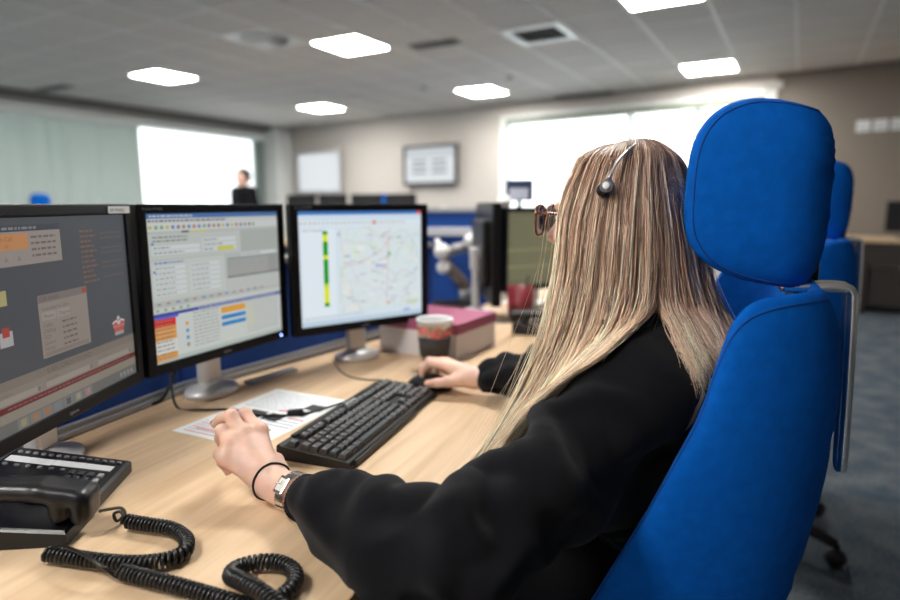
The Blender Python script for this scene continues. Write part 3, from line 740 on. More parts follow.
def content_l(S):
    S.dim = 0.55; bg = (0.105, 0.115, 0.13); tan = (0.36, 0.31, 0.26)
    S.r(0, 1, 0, 1, bg, 0)
    S.r(0.12, 0.53, 0.035, 0.065, (0.07, 0.08, 0.10), 1); S.words(0.14, 0.40, 0.05, 0.012, (0.35, 0.35, 0.38), 2)
    S.r(0.12, 0.53, 0.065, 0.225, (0.46, 0.40, 0.36), 1); S.r(0.13, 0.345, 0.075, 0.15, (0.78, 0.36, 0.14), 2)
    S.text('On Call', 0.185, 0.108, 0.0095, (0.25, 0.1, 0.05)); S.text('01:', 0.225, 0.14, 0.0075, (0.25, 0.1, 0.05))
    for k in range(4): S.words(0.36, 0.50, 0.095+0.03*k, 0.011, (0.22, 0.18, 0.18), 2)
    for k in range(3): S.text('A', 0.15+0.065*k, 0.205, 0.011, (0.15, 0.12, 0.12))
    for k in range(11):
        S.words(0.655, 0.75+0.02*math.sin(k*2.1), 0.085+0.028*k, 0.010, (0.34, 0.17, 0.12), 2)
        if k % 3: S.words(0.80, 0.97, 0.075+0.028*k, 0.007, (0.26, 0.17, 0.14), 2)
    S.r(0.36, 0.665, 0.385, 0.705, (0.42, 0.36, 0.31), 1); S.r(0.36, 0.665, 0.385, 0.425, (0.30, 0.25, 0.23), 2); S.text('Call details', 0.37, 0.415, 0.0095, (0.1, 0.08, 0.08))
    S.r(0.635, 0.66, 0.392, 0.418, (0.6, 0.08, 0.05), 3); S.text('Connected to Caller', 0.375, 0.465, 0.0075, (0.12, 0.09, 0.08))
    for k, t in enumerate(('Phone', 'Dispose')): S.r(0.375+0.09*k, 0.455+0.09*k, 0.475, 0.515, (0.50, 0.44, 0.39), 2); S.text(t, 0.385+0.09*k, 0.505, 0.0085, (0.12, 0.1, 0.1))
    for k, t in enumerate(('Caller', 'Dialling', 'DDI', 'Queue', 'Notes')):
        S.text(t, 0.375, 0.55+0.03*k, 0.009, (0.13, 0.1, 0.1)); S.words(0.49, 0.58, 0.543+0.03*k, 0.010, (0.2, 0.16, 0.15), 2)
    S.r(0.375, 0.65, 0.678, 0.698, (0.34, 0.29, 0.25), 2)
    # desktop icons cut by the frame edge
    S.r(0.14, 0.205, 0.33, 0.40, (0.62, 0.56, 0.25), 1); S.r(0.15, 0.215, 0.52, 0.59, (0.62, 0.60, 0.60), 1); S.r(0.165, 0.20, 0.50, 0.545, (0.6, 0.08, 0.06), 2)
    # crown crest
    rd, wh = (0.42, 0.07, 0.06), (0.55, 0.50, 0.48); cx, cy = 0.885, 0.665
    S.poly([(cx-0.035, cy+0.035), (cx+0.035, cy+0.035), (cx+0.05, cy-0.02), (cx+0.02, cy-0.035), (cx, cy-0.015), (cx-0.02, cy-0.035), (cx-0.05, cy-0.02)], rd, 2)
    S.line([(cx-0.05, cy-0.02), (cx-0.02, cy-0.035), (cx, cy-0.01), (cx+0.02, cy-0.035), (cx+0.05, cy-0.02)], 0.008, wh, 3)
    S.r(cx-0.037, cx+0.037, cy+0.035, cy+0.055, wh, 3); S.line([(cx, cy-0.06), (cx, cy-0.02)], 0.008, wh, 3); S.line([(cx-0.012, cy-0.047), (cx+0.012, cy-0.047)], 0.008, wh, 3)
    for k in range(5): S.r(cx-0.045+0.02*k, cx-0.035+0.02*k, cy-0.005, cy+0.008, wh, 3)
    # search window at the bottom
    S.r(0, 1, 0.745, 0.935, tan, 1); S.r(0, 1, 0.745, 0.79, (0.31, 0.26, 0.22), 2); S.text('0 RECORDS FOUND', 0.37, 0.782, 0.012, (0.10, 0.08, 0.07))
    for a, b in ((0.10, 0.33), (0.36, 0.66), (0.70, 0.97)): S.r(a, b, 0.825, 0.855, (0.47, 0.42, 0.37), 2); S.text('Location', a, 0.818, 0.0085, (0.15, 0.12, 0.1)); S.r(b-0.02, b-0.003, 0.828, 0.852, (0.25, 0.22, 0.2), 3)
    S.r(0, 1, 0.863, 0.893, (0.19, 0.025, 0.03), 3); S.words(0.15, 0.95, 0.878, 0.008, (0.35, 0.16, 0.15), 4)
    S.r(0, 1, 0.893, 0.94, (0.38, 0.33, 0.27), 2)
    S.r(0, 1, 0.94, 1.0, (0.20, 0.20, 0.19), 3)
    rnd = random.Random(4)
    for k, c in enumerate([(0.45, 0.40, 0.2), (0.5, 0.25, 0.12), (0.55, 0.22, 0.08), (0.25, 0.3, 0.32), (0.10, 0.11, 0.12), (0.5, 0.45, 0.33), (0.45, 0.42, 0.40)]):
        x = 0.20+0.065*k; S.r(x-0.012, x+0.048, 0.945, 0.995, (0.28, 0.28, 0.27), 4); S.r(x+0.004, x+0.032, 0.953, 0.987, c, 5)
    S.line([(0.60, 0.987), (0.606, 0.955), (0.612, 0.987)], 0.006, (0.5, 0.05, 0.05), 6)
    for k in range(4): S.r(0.86+0.03*k, 0.875+0.03*k, 0.957, 0.982, (0.45, 0.45, 0.45), 4)

make_monitor('monitor', 'nearest monitor at the left edge, dull grey desktop with orange call box', (-0.607, 0.932), 88.1, 0.075, content_l, sticker=True, base_shift=0.010, base_x=0.035, led=False)
make_monitor('monitor', 'middle monitor showing a grey form with red and orange list cells', (-0.507, 1.339), 65.6, 0.06, content_m)
make_monitor('monitor', 'right monitor showing a pale street map and a green and yellow bar', (-0.2325, 1.642), 37.0, 0.06, content_r)

# ================================================================== KEYBOARD
U = 0.0188
kdir = 71
kbl = Vector((-0.306, 0.984, 0)); kc = kbl + dirv(kdir)*0.212 + dirv(kdir-90)*0.073
kb = empty('keyboard', (kc.x, kc.y, DZ+0.001), R(kdir), 'black full-size keyboard with a number pad in front of the monitors', 'keyboard')
TILT = Matrix.Translation((0, 0, 0.017)) @ Matrix.Rotation(R(5.5), 4, 'X')
def case_prof(x0, x1, yb):
    mb = MB(); v = []
    prof = [(-0.074, 0.0), (-0.074, 0.006), (-0.070, 0.0125), (-0.060, 0.0135), (0.060, 0.0245), (yb-0.004, 0.0285), (yb, 0.024), (yb, 0.006), (yb-0.006, 0.0)]
    n = len(prof)
    for x in (x0, x1): v += [(x, y, z) for y, z in prof]
    mb.add(v, [tuple(range(n)), tuple(reversed(range(n, 2*n)))] + [(i, n+i, n+(i+1) % n, (i+1) % n) for i in range(n)])
    return mb
case_prof(-0.2165, 0.2165, 0.070).build('case', M_KBODY, kb)
MB().rbox((0.005, 0.0635, 0.0275), (0.36, 0.010, 0.005), 0.002).build('rear_lip', M_KBODY, kb)
MB().rbox((-0.06, -0.0745, 0.0065), (0.28, 0.005, 0.012), 0.0025).build('palm_edge', M_KBODY, kb)
kb.scale = (0.955, 1, 1)
key_cache = {}
def key_mesh(w):
    k = round(w, 3)
    if k in key_cache: return key_cache[k]
    mb = MB(); a = w*U/2-0.0011; b = U/2-0.0011; ta = a-0.0026; tb = b-0.0030; h = 0.0098
    v = [(-a, -b, 0), (a, -b, 0), (a, b, 0), (-a, b, 0), (-a+0.0010, -b+0.0010, h*0.72), (a-0.0010, -b+0.0010, h*0.72), (a-0.0010, b-0.0012, h*0.72), (-a+0.0010, b-0.0012, h*0.72),
         (-ta, -tb, h), (ta, -tb, h), (ta, tb, h+0.0004), (-ta, tb, h+0.0004)]
    f = [(3, 2, 1, 0), (0, 1, 5, 4), (1, 2, 6, 5), (2, 3, 7, 6), (3, 0, 4, 7), (4, 5, 9, 8), (5, 6, 10, 9), (6, 7, 11, 10), (7, 4, 8, 11), (8, 9, 10, 11)]
    mb.add(v, f); key_cache[k] = mb.mesh('key', M_KEY); return key_cache[k]
leg_cache = {}
def legend_mesh(t, w):
    k = (t, round(w, 2))
    if k not in leg_cache:
        mb = MB(); sz = 0.0052 if len(t) == 1 else 0.0034
        text_into(mb, t, sz, (-w*U/2+0.0045, 0.0008 if len(t) == 1 else 0.000, 0.0105), (1, 0, 0), (0, 1, 0)); leg_cache[k] = mb.mesh('legend', M_LEGEND)
    return leg_cache[k]
X0 = -11.22*U
def put_key(x, w, row, t=None, hh=1.0):
    yy = {0: 2.95, 1: 1.62, 2: 0.62, 3: -0.38, 4: -1.38, 5: -2.38}[row]*U - 0.0100
    cx = X0 + (x+w/2)*U; slope = (0.0245-0.0135)/0.12
    z = 0.0135 + (yy+0.060)*slope - 0.0005
    o = link('key', key_mesh(w), kb, (cx, yy, z)); o.rotation_euler = (math.atan(slope)+R((6, 5, 2, -1, -4, -6)[row]), 0, 0)
    if hh != 1.0: o.scale = (1, hh, 1); o.location.y += U*(hh-1)/2*-1; o.location.z -= U*(hh-1)/2*slope
    if t and t in TEXT: link('legend', legend_mesh(t, w), o)
for x, t in [(0, 'Esc')] + [(2+i, 'F%d' % (i+1)) for i in range(4)] + [(6.5+i, 'F%d' % (i+5)) for i in range(4)] + [(11+i, 'F%d' % (i+9)) for i in range(4)]: put_key(x, 1, 0, t)
for i, t in enumerate('`1234567890-='): put_key(i, 1, 1, t)
put_key(13, 2, 1, '<'); put_key(0, 1.5, 2, 'Tab')
for i, t in enumerate('QWERTYUIOP['): put_key(1.5+i, 1, 2, t)
put_key(12.5, 1, 2, ']'); put_key(13.5, 1.5, 2, 'Enter'); put_key(0, 1.75, 3, 'Caps')
for i, t in enumerate("ASDFGHJKL;'#"): put_key(1.75+i, 1, 3, t)
put_key(13.75, 1.25, 3); put_key(0, 1.25, 4, 'Shift')
for i, t in enumerate("\\ZXCVBNM,./"): put_key(1.25+i, 1, 4, t)
put_key(12.25, 2.75, 4, 'Shift')
for x, w, t in ((0, 1.25, 'Ctrl'), (1.25, 1.25, 'Win'), (2.5, 1.25, 'Alt'), (3.75, 6.25, None), (10, 1.25, 'Alt'), (11.25, 1.25, 'Win'), (12.5, 1.25, None), (13.75, 1.25, 'Ctrl')): put_key(x, w, 5, t)
for i in range(3):
    put_key(15.25+i, 1, 0); put_key(15.25+i, 1, 1, ('Ins', 'Home', 'PgUp')[i]); put_key(15.25+i, 1, 2, ('Del', 'End', 'PgDn')[i]); put_key(15.25+i, 1, 5, ('<', 'v', '>')[i])
put_key(16.25, 1, 4, '^')
for r_, row in ((1, ['Num', '/', '*', '-']), (2, ['7', '8', '9', None]), (3, ['4', '5', '6', None]), (4, ['1', '2', '3', None])):
    for i, t in enumerate(row):
        if t: put_key(18.5+i, 1, r_, t)
put_key(21.5, 1, 2, '+', 2.0); put_key(21.5, 1, 4, None, 2.0); put_key(18.5, 2, 5, '0'); put_key(20.5, 1, 5, '.')
for i in range(4): put_key(18.5+i, 1, 0)
MB().box(X0+16.0*U, X0+17.6*U, -0.004, 0.010, 0.0205, 0.0212).build('maker_plate', mat('dim_plate', (0.08, 0.08, 0.085), 0.4), kb)
MB().box(X0+12.2*U, X0+14.4*U, 0.053, 0.059, 0.0245, 0.0300).build('status_window', mat('status_grey', (0.35, 0.36, 0.37), 0.4), kb)

# ================================================================== PAPER, CABLES, BOX, CUP, MOUSE
pp = empty('printed_sheet', (-0.546, 1.122, DZ+0.0006), R(64.4), 'printed white sheet with black tables and red text under the keyboard edge', 'paper')
MB().box(0, 0.30, -0.21, 0, 0, 0.0004).build('sheet', M_PAPER, pp)
mb = MB(); rnd = random.Random(2)
def pr(x0, x1, y0, y1, mi): mb.quad([(x0, y0, 0.0006), (x1, y0, 0.0006), (x1, y1, 0.0006), (x0, y1, 0.0006)], mi)
for k in range(15):                                    # grey-blue text block
    x = 0.175
    while x < 0.285:
        w = rnd.uniform(0.004, 0.014); pr(x, min(x+w, 0.288), -0.022-0.0075*k, -0.0185-0.0075*k, 1); x += w+0.003
for k in range(6): pr(0.014+0.011*k, 0.0165+0.011*k, -0.12, -0.015, 1 if k % 2 else 2)
for k in range(3): pr(0.045+0.016*k, 0.056+0.016*k, -0.175, -0.075, 0)
for k in range(3): pr(0.105+0.014*k, 0.111+0.014*k, -0.20, -0.13, 1)
for (a, b, c, d) in ((0.125, 0.165, -0.10, -0.055), (0.125, 0.165, -0.15, -0.108), (0.17, 0.20, -0.185, -0.15), (0.21, 0.245, -0.195, -0.15), (0.105, 0.118, -0.12, -0.03)): pr(a, b, c, d, 0)
for (a, b, c, d) in ((0.03, 0.033, -0.10, -0.03), (0.10, 0.104, -0.11, -0.02), (0.145, 0.150, -0.05, -0.01), (0.15, 0.155, -0.20, -0.16), (0.18, 0.186, -0.14, -0.11)): pr(a, b, c, d, 2)
mb.build('printing', [M_PRINT, M_PRINTG, M_REDPRINT], pp)

def cable(name, pts, r, label, z=None, n=10):
    P = [Vector((p[0], p[1], (DZ+r+0.0015) if len(p) < 3 else p[2])) for p in pts]
    e = empty(name, P[0], 0, label, 'cable')
    q = catmull(P, n); MB().tube([a-P[0] for a in q], r, 8).build('wire', M_BLACKPL, e)
    return e
hc = cable('headset_cable', [(-0.66, 1.36, 0.90), (-0.64, 1.33, 0.83), (-0.60, 1.26, 0.745), (-0.535, 1.235), (-0.475, 1.235), (-0.42, 1.205), (-0.345, 1.20), (-0.30, 1.215), (-0.24, 1.265, 0.748), (-0.21, 1.30, 0.752)], 0.0026, 'black headset cable with an inline connector lying across the printed sheet')
mb = MB(); mb.rbox((0, 0, 0), (0.034, 0.014, 0.012), 0.004); mb.build('inline_connector', M_BLACKPL, hc, Vector((-0.325, 1.207, DZ+0.0085))-hc.location, R(20))
cable('mouse_cable', [(-0.33, 1.64, 0.747), (-0.285, 1.53), (-0.235, 1.47), (-0.17, 1.455), (-0.12, 1.435), (-0.080, 1.428)], 0.0017, 'thin black mouse cable running from the right monitor stand')
cable('monitor_cable', [(-0.625, 1.385, 0.95), (-0.622, 1.36, 0.88), (-0.630, 1.33, 0.80), (-0.645, 1.29, 0.748), (-0.675, 1.255, 0.7485)], 0.004, 'black power cable hanging beside the middle monitor stand')
st = empty('cable_cover', (-0.497, 1.425, DZ+0.001), R(58), 'flat grey metal strip lying along the desk rail behind the sheet', 'strip')
MB().rbox((0.075, 0.0, 0.004), (0.15, 0.030, 0.008), 0.003).build('strip_body', M_ALU, st); MB().rbox((0.075, 0.0, 0.0095), (0.14, 0.010, 0.003), 0.001).build('strip_ridge', M_ALU, st)

bx = empty('storage_box', (0.02, 1.643, DZ+0.001), R(59), 'white cardboard box with a magenta lid behind the paper cup', 'box')
M_BOXW = mat('white_card', (0.72, 0.70, 0.70), 0.7, var=0.03, vscale=10); M_LID = mat('magenta_card', (0.34, 0.085, 0.165), 0.65, var=0.05, vscale=12)
mb = MB(); mb.box(0.002, 0.238, 0.002, 0.273, 0, 0.085); mb.build('box_body', M_BOXW, bx)
mb = MB(); mb.box(-0.002, 0.242, -0.002, 0.277, 0.076, 0.106, 0, 0.002); mb.build('lid', M_LID, bx)

cu = empty('paper_cup', (-0.042, 1.60, DZ+0.001), 0, 'white paper coffee cup with floral band and dark sleeve', 'cup')
Hc = 0.128; rb_, rt = 0.034, 0.048
def cr(z): return rb_+(rt-rb_)*z/Hc
mb = MB(); mb.lathe([(0.0, 0.006), (rb_-0.002, 0.006), (rb_, 0), (cr(Hc), Hc), (cr(Hc)+0.003, Hc+0.001), (cr(Hc)+0.002, Hc+0.005), (cr(Hc)-0.001, Hc+0.003), (cr(Hc)-0.002, Hc-0.002), (rb_-0.001, 0.01), (0, 0.01)], 48); mb.build('cup_wall', M_PAPER, cu)
mb = MB(); mb.lathe([(cr(0.030)+0.0006, 0.030), (cr(0.030)+0.0026, 0.030), (cr(0.084)+0.0026, 0.084), (cr(0.084)+0.0006, 0.084)], 48); mb.build('cardboard_sleeve', mat('dark_sleeve', (0.045, 0.038, 0.036), 0.8), cu)
M_PINK = mat('rose_print', (0.75, 0.17, 0.18), 0.6, var=0.4, vscale=90); M_LEAF = mat('leaf_print', (0.10, 0.25, 0.07), 0.6)
mb = MB(); rnd = random.Random(1)
for k in range(40):
    a = 2*math.pi*k/40 + rnd.uniform(-0.08, 0.08); z = rnd.uniform(0.094, 0.108); rr = rnd.uniform(0.008, 0.0115); pts = []
    for j in range(12):
        b = 2*math.pi*j/12; r2 = rr*(1+0.15*math.sin(5*b)); za = z+r2*math.sin(b); aa = a+r2*math.cos(b)/0.046; pts.append(((cr(za)+0.0009+0.0001*(k % 3))*math.cos(aa), (cr(za)+0.0009+0.0001*(k % 3))*math.sin(aa), za))
    mb.quad(pts, 0 if k % 4 else 1)
mb.build('floral_band', [M_PINK, M_LEAF], cu)
mb = MB()
for k in range(14):
    a = 2*math.pi*k/14; z = 0.014; pts = []
    for j in range(8):
        b = 2*math.pi*j/8; za = z+0.006*math.sin(b); aa = a+0.006*math.cos(b)/0.036; pts.append(((cr(za)+0.0008)*math.cos(aa), (cr(za)+0.0008)*math.sin(aa), za))
    mb.quad(pts, 0)
mb.build('floral_band', [M_PINK], cu)

ms = empty('computer_mouse', (-0.047, 1.397, DZ+0.001), R(158-90), 'black computer mouse under the right hand beside the keyboard', 'mouse')
v, f = sdf_mesh([ell((0, -0.005, 0.010), (0.030, 0.052, 0.026), 0.01), ell((0, 0.02, 0.006), (0.028, 0.04, 0.02), 0.01)], 0.003)
v[:, 2] = np.maximum(v[:, 2], 0.0); link('mouse_shell', np_mesh('mouse_shell', smooth_mesh(v, f, 1), f, M_BLACKPL), ms)
MB().rbox((0, 0.036, 0.0245), (0.006, 0.016, 0.008), 0.002).build('scroll_wheel', M_ALU, ms)

# ================================================================== TELEPHONE
PH = Vector((-0.600, 0.820, DZ+0.001)); PR = 97
def ph_local(p): return Matrix.Rotation(R(-PR), 3, 'Z') @ (Vector(p) - PH)
M_PHONE = mat('phone_black', (0.006, 0.0065, 0.009), 0.36, spec=0.4)
M_PBTN = mat('phone_button', (0.22, 0.23, 0.25), 0.4); M_PBTN2 = mat('phone_button_dark', (0.05, 0.05, 0.06), 0.35)
ph = phone_e = empty('desk_telephone', PH, R(PR), 'black desk telephone with coiled cord and white label strip beside the left monitor', 'telephone')
def wedge(x0, x1, y0, y1, zf, zb, z0=0.0):
    mb = MB(); b = 0.004
    v = [(x0, y0, z0), (x1, y0, z0), (x1, y1, z0), (x0, y1, z0), (x0, y0, zf-b), (x1, y0, zf-b), (x1, y1, zb-b), (x0, y1, zb-b), (x0+b, y0+b, zf), (x1-b, y0+b, zf), (x1-b, y1-b, zb), (x0+b, y1-b, zb)]
    mb.add(v, [(3, 2, 1, 0), (0, 1, 5, 4), (1, 2, 6, 5), (2, 3, 7, 6), (3, 0, 4, 7), (4, 5, 9, 8), (5, 6, 10, 9), (6, 7, 11, 10), (7, 4, 8, 11), (8, 9, 10, 11)]); return mb
ZF, ZB, YF, YB = 0.020, 0.052, -0.085, 0.085
def pz(y): return ZF + (ZB-ZF)*(y-YF)/(YB-YF)
psl = math.atan((ZB-ZF)/(YB-YF))
body = wedge(-0.035, 0.112, YF, YB, ZF, ZB).build('body', M_PHONE, ph)
wedge(-0.112, -0.034, YF-0.004, YB, 0.020, 0.040).build('handset_cradle', M_PHONE, ph)
mb = MB()
def topq(m, x0, x1, y0, y1, dz=0.0008, mi=0): m.add([(x0, y0, pz(y0)+dz), (x1, y0, pz(y0)+dz), (x1, y1, pz(y1)+dz), (x0, y1, pz(y1)+dz), (x0, y0, pz(y0)-0.002), (x1, y0, pz(y0)-0.002), (x1, y1, pz(y1)-0.002), (x0, y1, pz(y1)-0.002)], [(0, 1, 2, 3), (0, 4, 5, 1), (1, 5, 6, 2), (2, 6, 7, 3), (3, 7, 4, 0)], mi)
topq(mb, 0.062, 0.080, -0.072, 0.012); topq(mb, 0.060, 0.079, 0.013, 0.078); mb.build('label_strip', M_PAPER, ph)
bt = MB(); bt.lathe([(0.0042, -0.001), (0.0040, 0.0022), (0.003, 0.003), (0, 0.0032)], 12, sx=0.8); btm = bt.mesh('button', M_PBTN)
for k in range(14):
    y = -0.074+0.0112*k; o = link('button', btm, ph, (0.093, y, pz(y))); o.rotation_euler = (psl, 0, 0)
for k in range(6):
    y = -0.010+0.016*k; o = link('button', btm, ph, (0.049, y, pz(y))); o.rotation_euler = (psl, 0, 0)
kb_ = MB(); kb_.rbox((0, 0, 0.001), (0.012, 0.0085, 0.005), 0.002); km = kb_.mesh('dial_key', M_PBTN2); km2 = kb_.mesh('dial_key', mat('phone_button_pale', (0.42, 0.42, 0.42), 0.4))
for i in range(4):
    for j in range(4):
        y = -0.066+0.0135*j; o = link('dial_key', km2 if (j == 0 and i > 1) else km, ph, (-0.006+0.0165*i, y, pz(y))); o.rotation_euler = (psl, 0, 0)
# handset lies front to back on the left
hp = []
def hseg(y0, z0, y1, z1, w, r): 
    for dx in (-w, -w*0.33, w*0.33, w): hp.append(cap((-0.080+dx, y0-0.012, z0-0.017), (-0.080+dx, y1-0.012, z1-0.017), r, r, 0.005))
hseg(-0.088, 0.072, -0.040, 0.082, 0.013, 0.0125); hseg(-0.040, 0.082, 0.03, 0.088, 0.011, 0.0125); hseg(0.03, 0.088, 0.10, 0.084, 0.013, 0.0125)
hseg(-0.090, 0.068, -0.088, 0.048, 0.014, 0.012); hseg(-0.062, 0.070, -0.062, 0.052, 0.014, 0.012); hseg(0.06, 0.078, 0.06, 0.066, 0.013, 0.012); hseg(0.10, 0.078, 0.10, 0.066, 0.013, 0.012)
v, f = sdf_mesh(hp, 0.003); hs = link('handset', np_mesh('handset', smooth_mesh(v, f, 4), f, M_PHONE), ph)
MB().rbox((-0.038, -0.035, 0.033), (0.006, 0.06, 0.012), 0.002).build('cradle_rim', M_PHONE, ph)
# coiled cord
def helix(path, Rh, pitch, seg=9, growth=1.0):
    P = [Vector(p) for p in path]; L = [0]
    for a, b in zip(P[:-1], P[1:]): L.append(L[-1]+(b-a).length)
    tot = L[-1]; N = int(tot/pitch*seg); out = []; j = 0; ref = Vector((0, 0, 1))
    for i in range(N+1):
        s = tot*i/N
        while j < len(L)-2 and L[j+1] < s: j += 1
        t = (s-L[j])/max(1e-9, L[j+1]-L[j]); c = P[j].lerp(P[j+1], t); d = (P[j+1]-P[j]).normalized(); sd = d.cross(ref).normalized(); up = sd.cross(d)
        a = 2*math.pi*i/seg; out.append(c + (sd*math.cos(a) + up*math.sin(a))*Rh)
    return out
zc = DZ+0.0125; Rh = 0.0078
def W(x, y, z=zc): return Vector((x, y, z))
def gp(px, py, z=zc):       # desk-level measurement of the cord's course (surveyed with the camera's own geometry)
    a, b = (px-450)/600, -(py-300)/600; th = R(9.09)
    dy, dz = math.cos(th)+b*math.sin(th), -math.sin(th)+b*math.cos(th); t = (z-CAMZ)/dz
    return Vector((a*t, dy*t, z))
c1 = catmull([gp(*q) for q in ((126, 521), (150, 525), (172, 529), (186, 539), (184, 552), (164, 560), (134, 563), (100, 561), (70, 557), (47, 554))], 8)
c2p = [gp(*q) for q in ((122, 572), (150, 579), (185, 588), (225, 600), (255, 606), (276, 600), (292, 587), (295, 573), (280, 563), (258, 562), (238, 569), (231, 580), (240, 592), (266, 610), (310, 640))]
for k, dz in ((10, 0.002), (11, 0.006), (12, 0.014), (13, 0.018), (14, 0.008)): c2p[k].z += dz
c2 = catmull(c2p, 8)
mb = MB(); mb.tube([ph_local(p) for p in helix(c1, Rh, 0.0060)], 0.0025, 7); mb.tube([ph_local(p) for p in helix(c2, Rh, 0.0062)], 0.0025, 7)
lead = catmull([gp(100, 511, DZ+0.05), gp(110, 509, DZ+0.042), gp(121, 508, DZ+0.03), gp(125, 514, DZ+0.012), gp(117, 521, DZ+0.008), gp(114, 514, DZ+0.02), gp(121, 512, DZ+0.022), gp(126, 521)], 8)
mb.tube([ph_local(p) for p in lead], 0.0022, 8)
thin = catmull([gp(47, 554, DZ+0.008), gp(52, 548, DZ+0.02), gp(66, 547, DZ+0.028), gp(86, 556, DZ+0.029), gp(104, 568, DZ+0.022), gp(118, 577, DZ+0.006), gp(122, 572)], 8)
mb.tube([ph_local(p) for p in thin], 0.0022, 8)
mb.build('coiled_cord', mat('cord_black', (0.006, 0.006, 0.007), 0.33), ph)
# ================================================================== CHAIR (local: x right, y forward, z up)
def pillow(sheet, A, H, ex, T, nr=12, nphi=72, pw=2.6):
    """closed cushion: superellipse outline laid on a curved sheet; sheet(a, w) -> point"""
    def sgp(v, e): return math.copysign(abs(v)**e, v)
    def S(a, w): return Vector(sheet(a, w))
    def N(a, w):
        e = 0.004; n = (S(a+e, w)-S(a-e, w)).cross(S(a, w+e)-S(a, w-e)); return n.normalized()
    v = []; f = []; rs = [1-(1-i/nr)**1.6 for i in range(nr+1)]
    def ring(r, sgn):
        out = []
        for k in range(nphi):
            ph = 2*math.pi*k/nphi; a = r*A*sgp(math.cos(ph), ex); w = r*H/2*sgp(math.sin(ph), ex)
            th = T*(max(0.0, 1-r**pw))**0.5; out.append(S(a, w)+N(a, w)*th*sgn)
        return out
    v.append(S(0, 0)+N(0, 0)*T)
    for i in range(1, nr+1): v += ring(rs[i], 1)
    for i in range(nr-1, 0, -1): v += ring(rs[i], -1)
    v.append(S(0, 0)-N(0, 0)*T)
    nring = 2*nr-1
    for k in range(nphi): f.append((0, 1+k, 1+(k+1) % nphi))
    for i in range(nring-1):
        for k in range(nphi): f.append((1+i*nphi+k, 1+(i+1)*nphi+k, 1+(i+1)*nphi+(k+1) % nphi, 1+i*nphi+(k+1) % nphi))
    last = 1+nring*nphi; b = 1+(nring-1)*nphi
    for k in range(nphi): f.append((last, b+(k+1) % nphi, b+k))
    seam = []
    for k in range(nphi):
        ph = 2*math.pi*k/nphi; r = 0.962; a = r*A*sgp(math.cos(ph), ex); w = r*H/2*sgp(math.sin(ph), ex); th = T*(1-r**pw)**0.5
        seam.append((S(a, w), N(a, w), th))
    return MB().add(v, f, 0, None, True), seam
def sstep(x): x = min(1, max(0, x)); return x*x*(3-2*x)
# plan curve of the headrest, integrated once
_hp = []; _x = _s = 0.0
for i in range(0, 401):
    a = i*0.001; _hp.append((_x, _s)); th = R(80)*sstep((a-0.075)/0.055); _x += 0.001*math.cos(th); _s += 0.001*math.sin(th)
def head_sheet(a, w):
    i = min(399.0, abs(a)*1000); k = int(i); t = i-k
    x = _hp[k][0]*(1-t)+_hp[k+1][0]*t; s = _hp[k][1]*(1-t)+_hp[k+1][1]*t
    dip = 0.60*math.exp(-(a/0.17)**2) if w > 0 else 0.0          # the two side lobes stand higher than the middle
    return (math.copysign(x, a), -0.176+s - 0.05*(w+0.0)*0.3, 1.194+w*(1.27-dip if w > 0 else 1.0))
def back_sheet(a, w):
    z = 0.775+w; t = min(1, abs(a)/0.40)
    lat = 0.255*(1-(1-min(1, t*1.10))**2.0)
    g = sstep((t-0.28)/0.72)
    # depth of the side wing grows towards the seat
    dep = np.interp(z, [0.48, 0.62, 0.757, 0.9, 1.06], [0.26, 0.235, 0.195, 0.15, 0.115])
    sb = np.interp(z, [0.45, 0.68, 0.8, 0.93, 1.02, 1.09], [0.130, 0.172, 0.190, 0.200, 0.200, 0.197])
    return (math.copysign(lat, a), -(sb - dep*g), z)
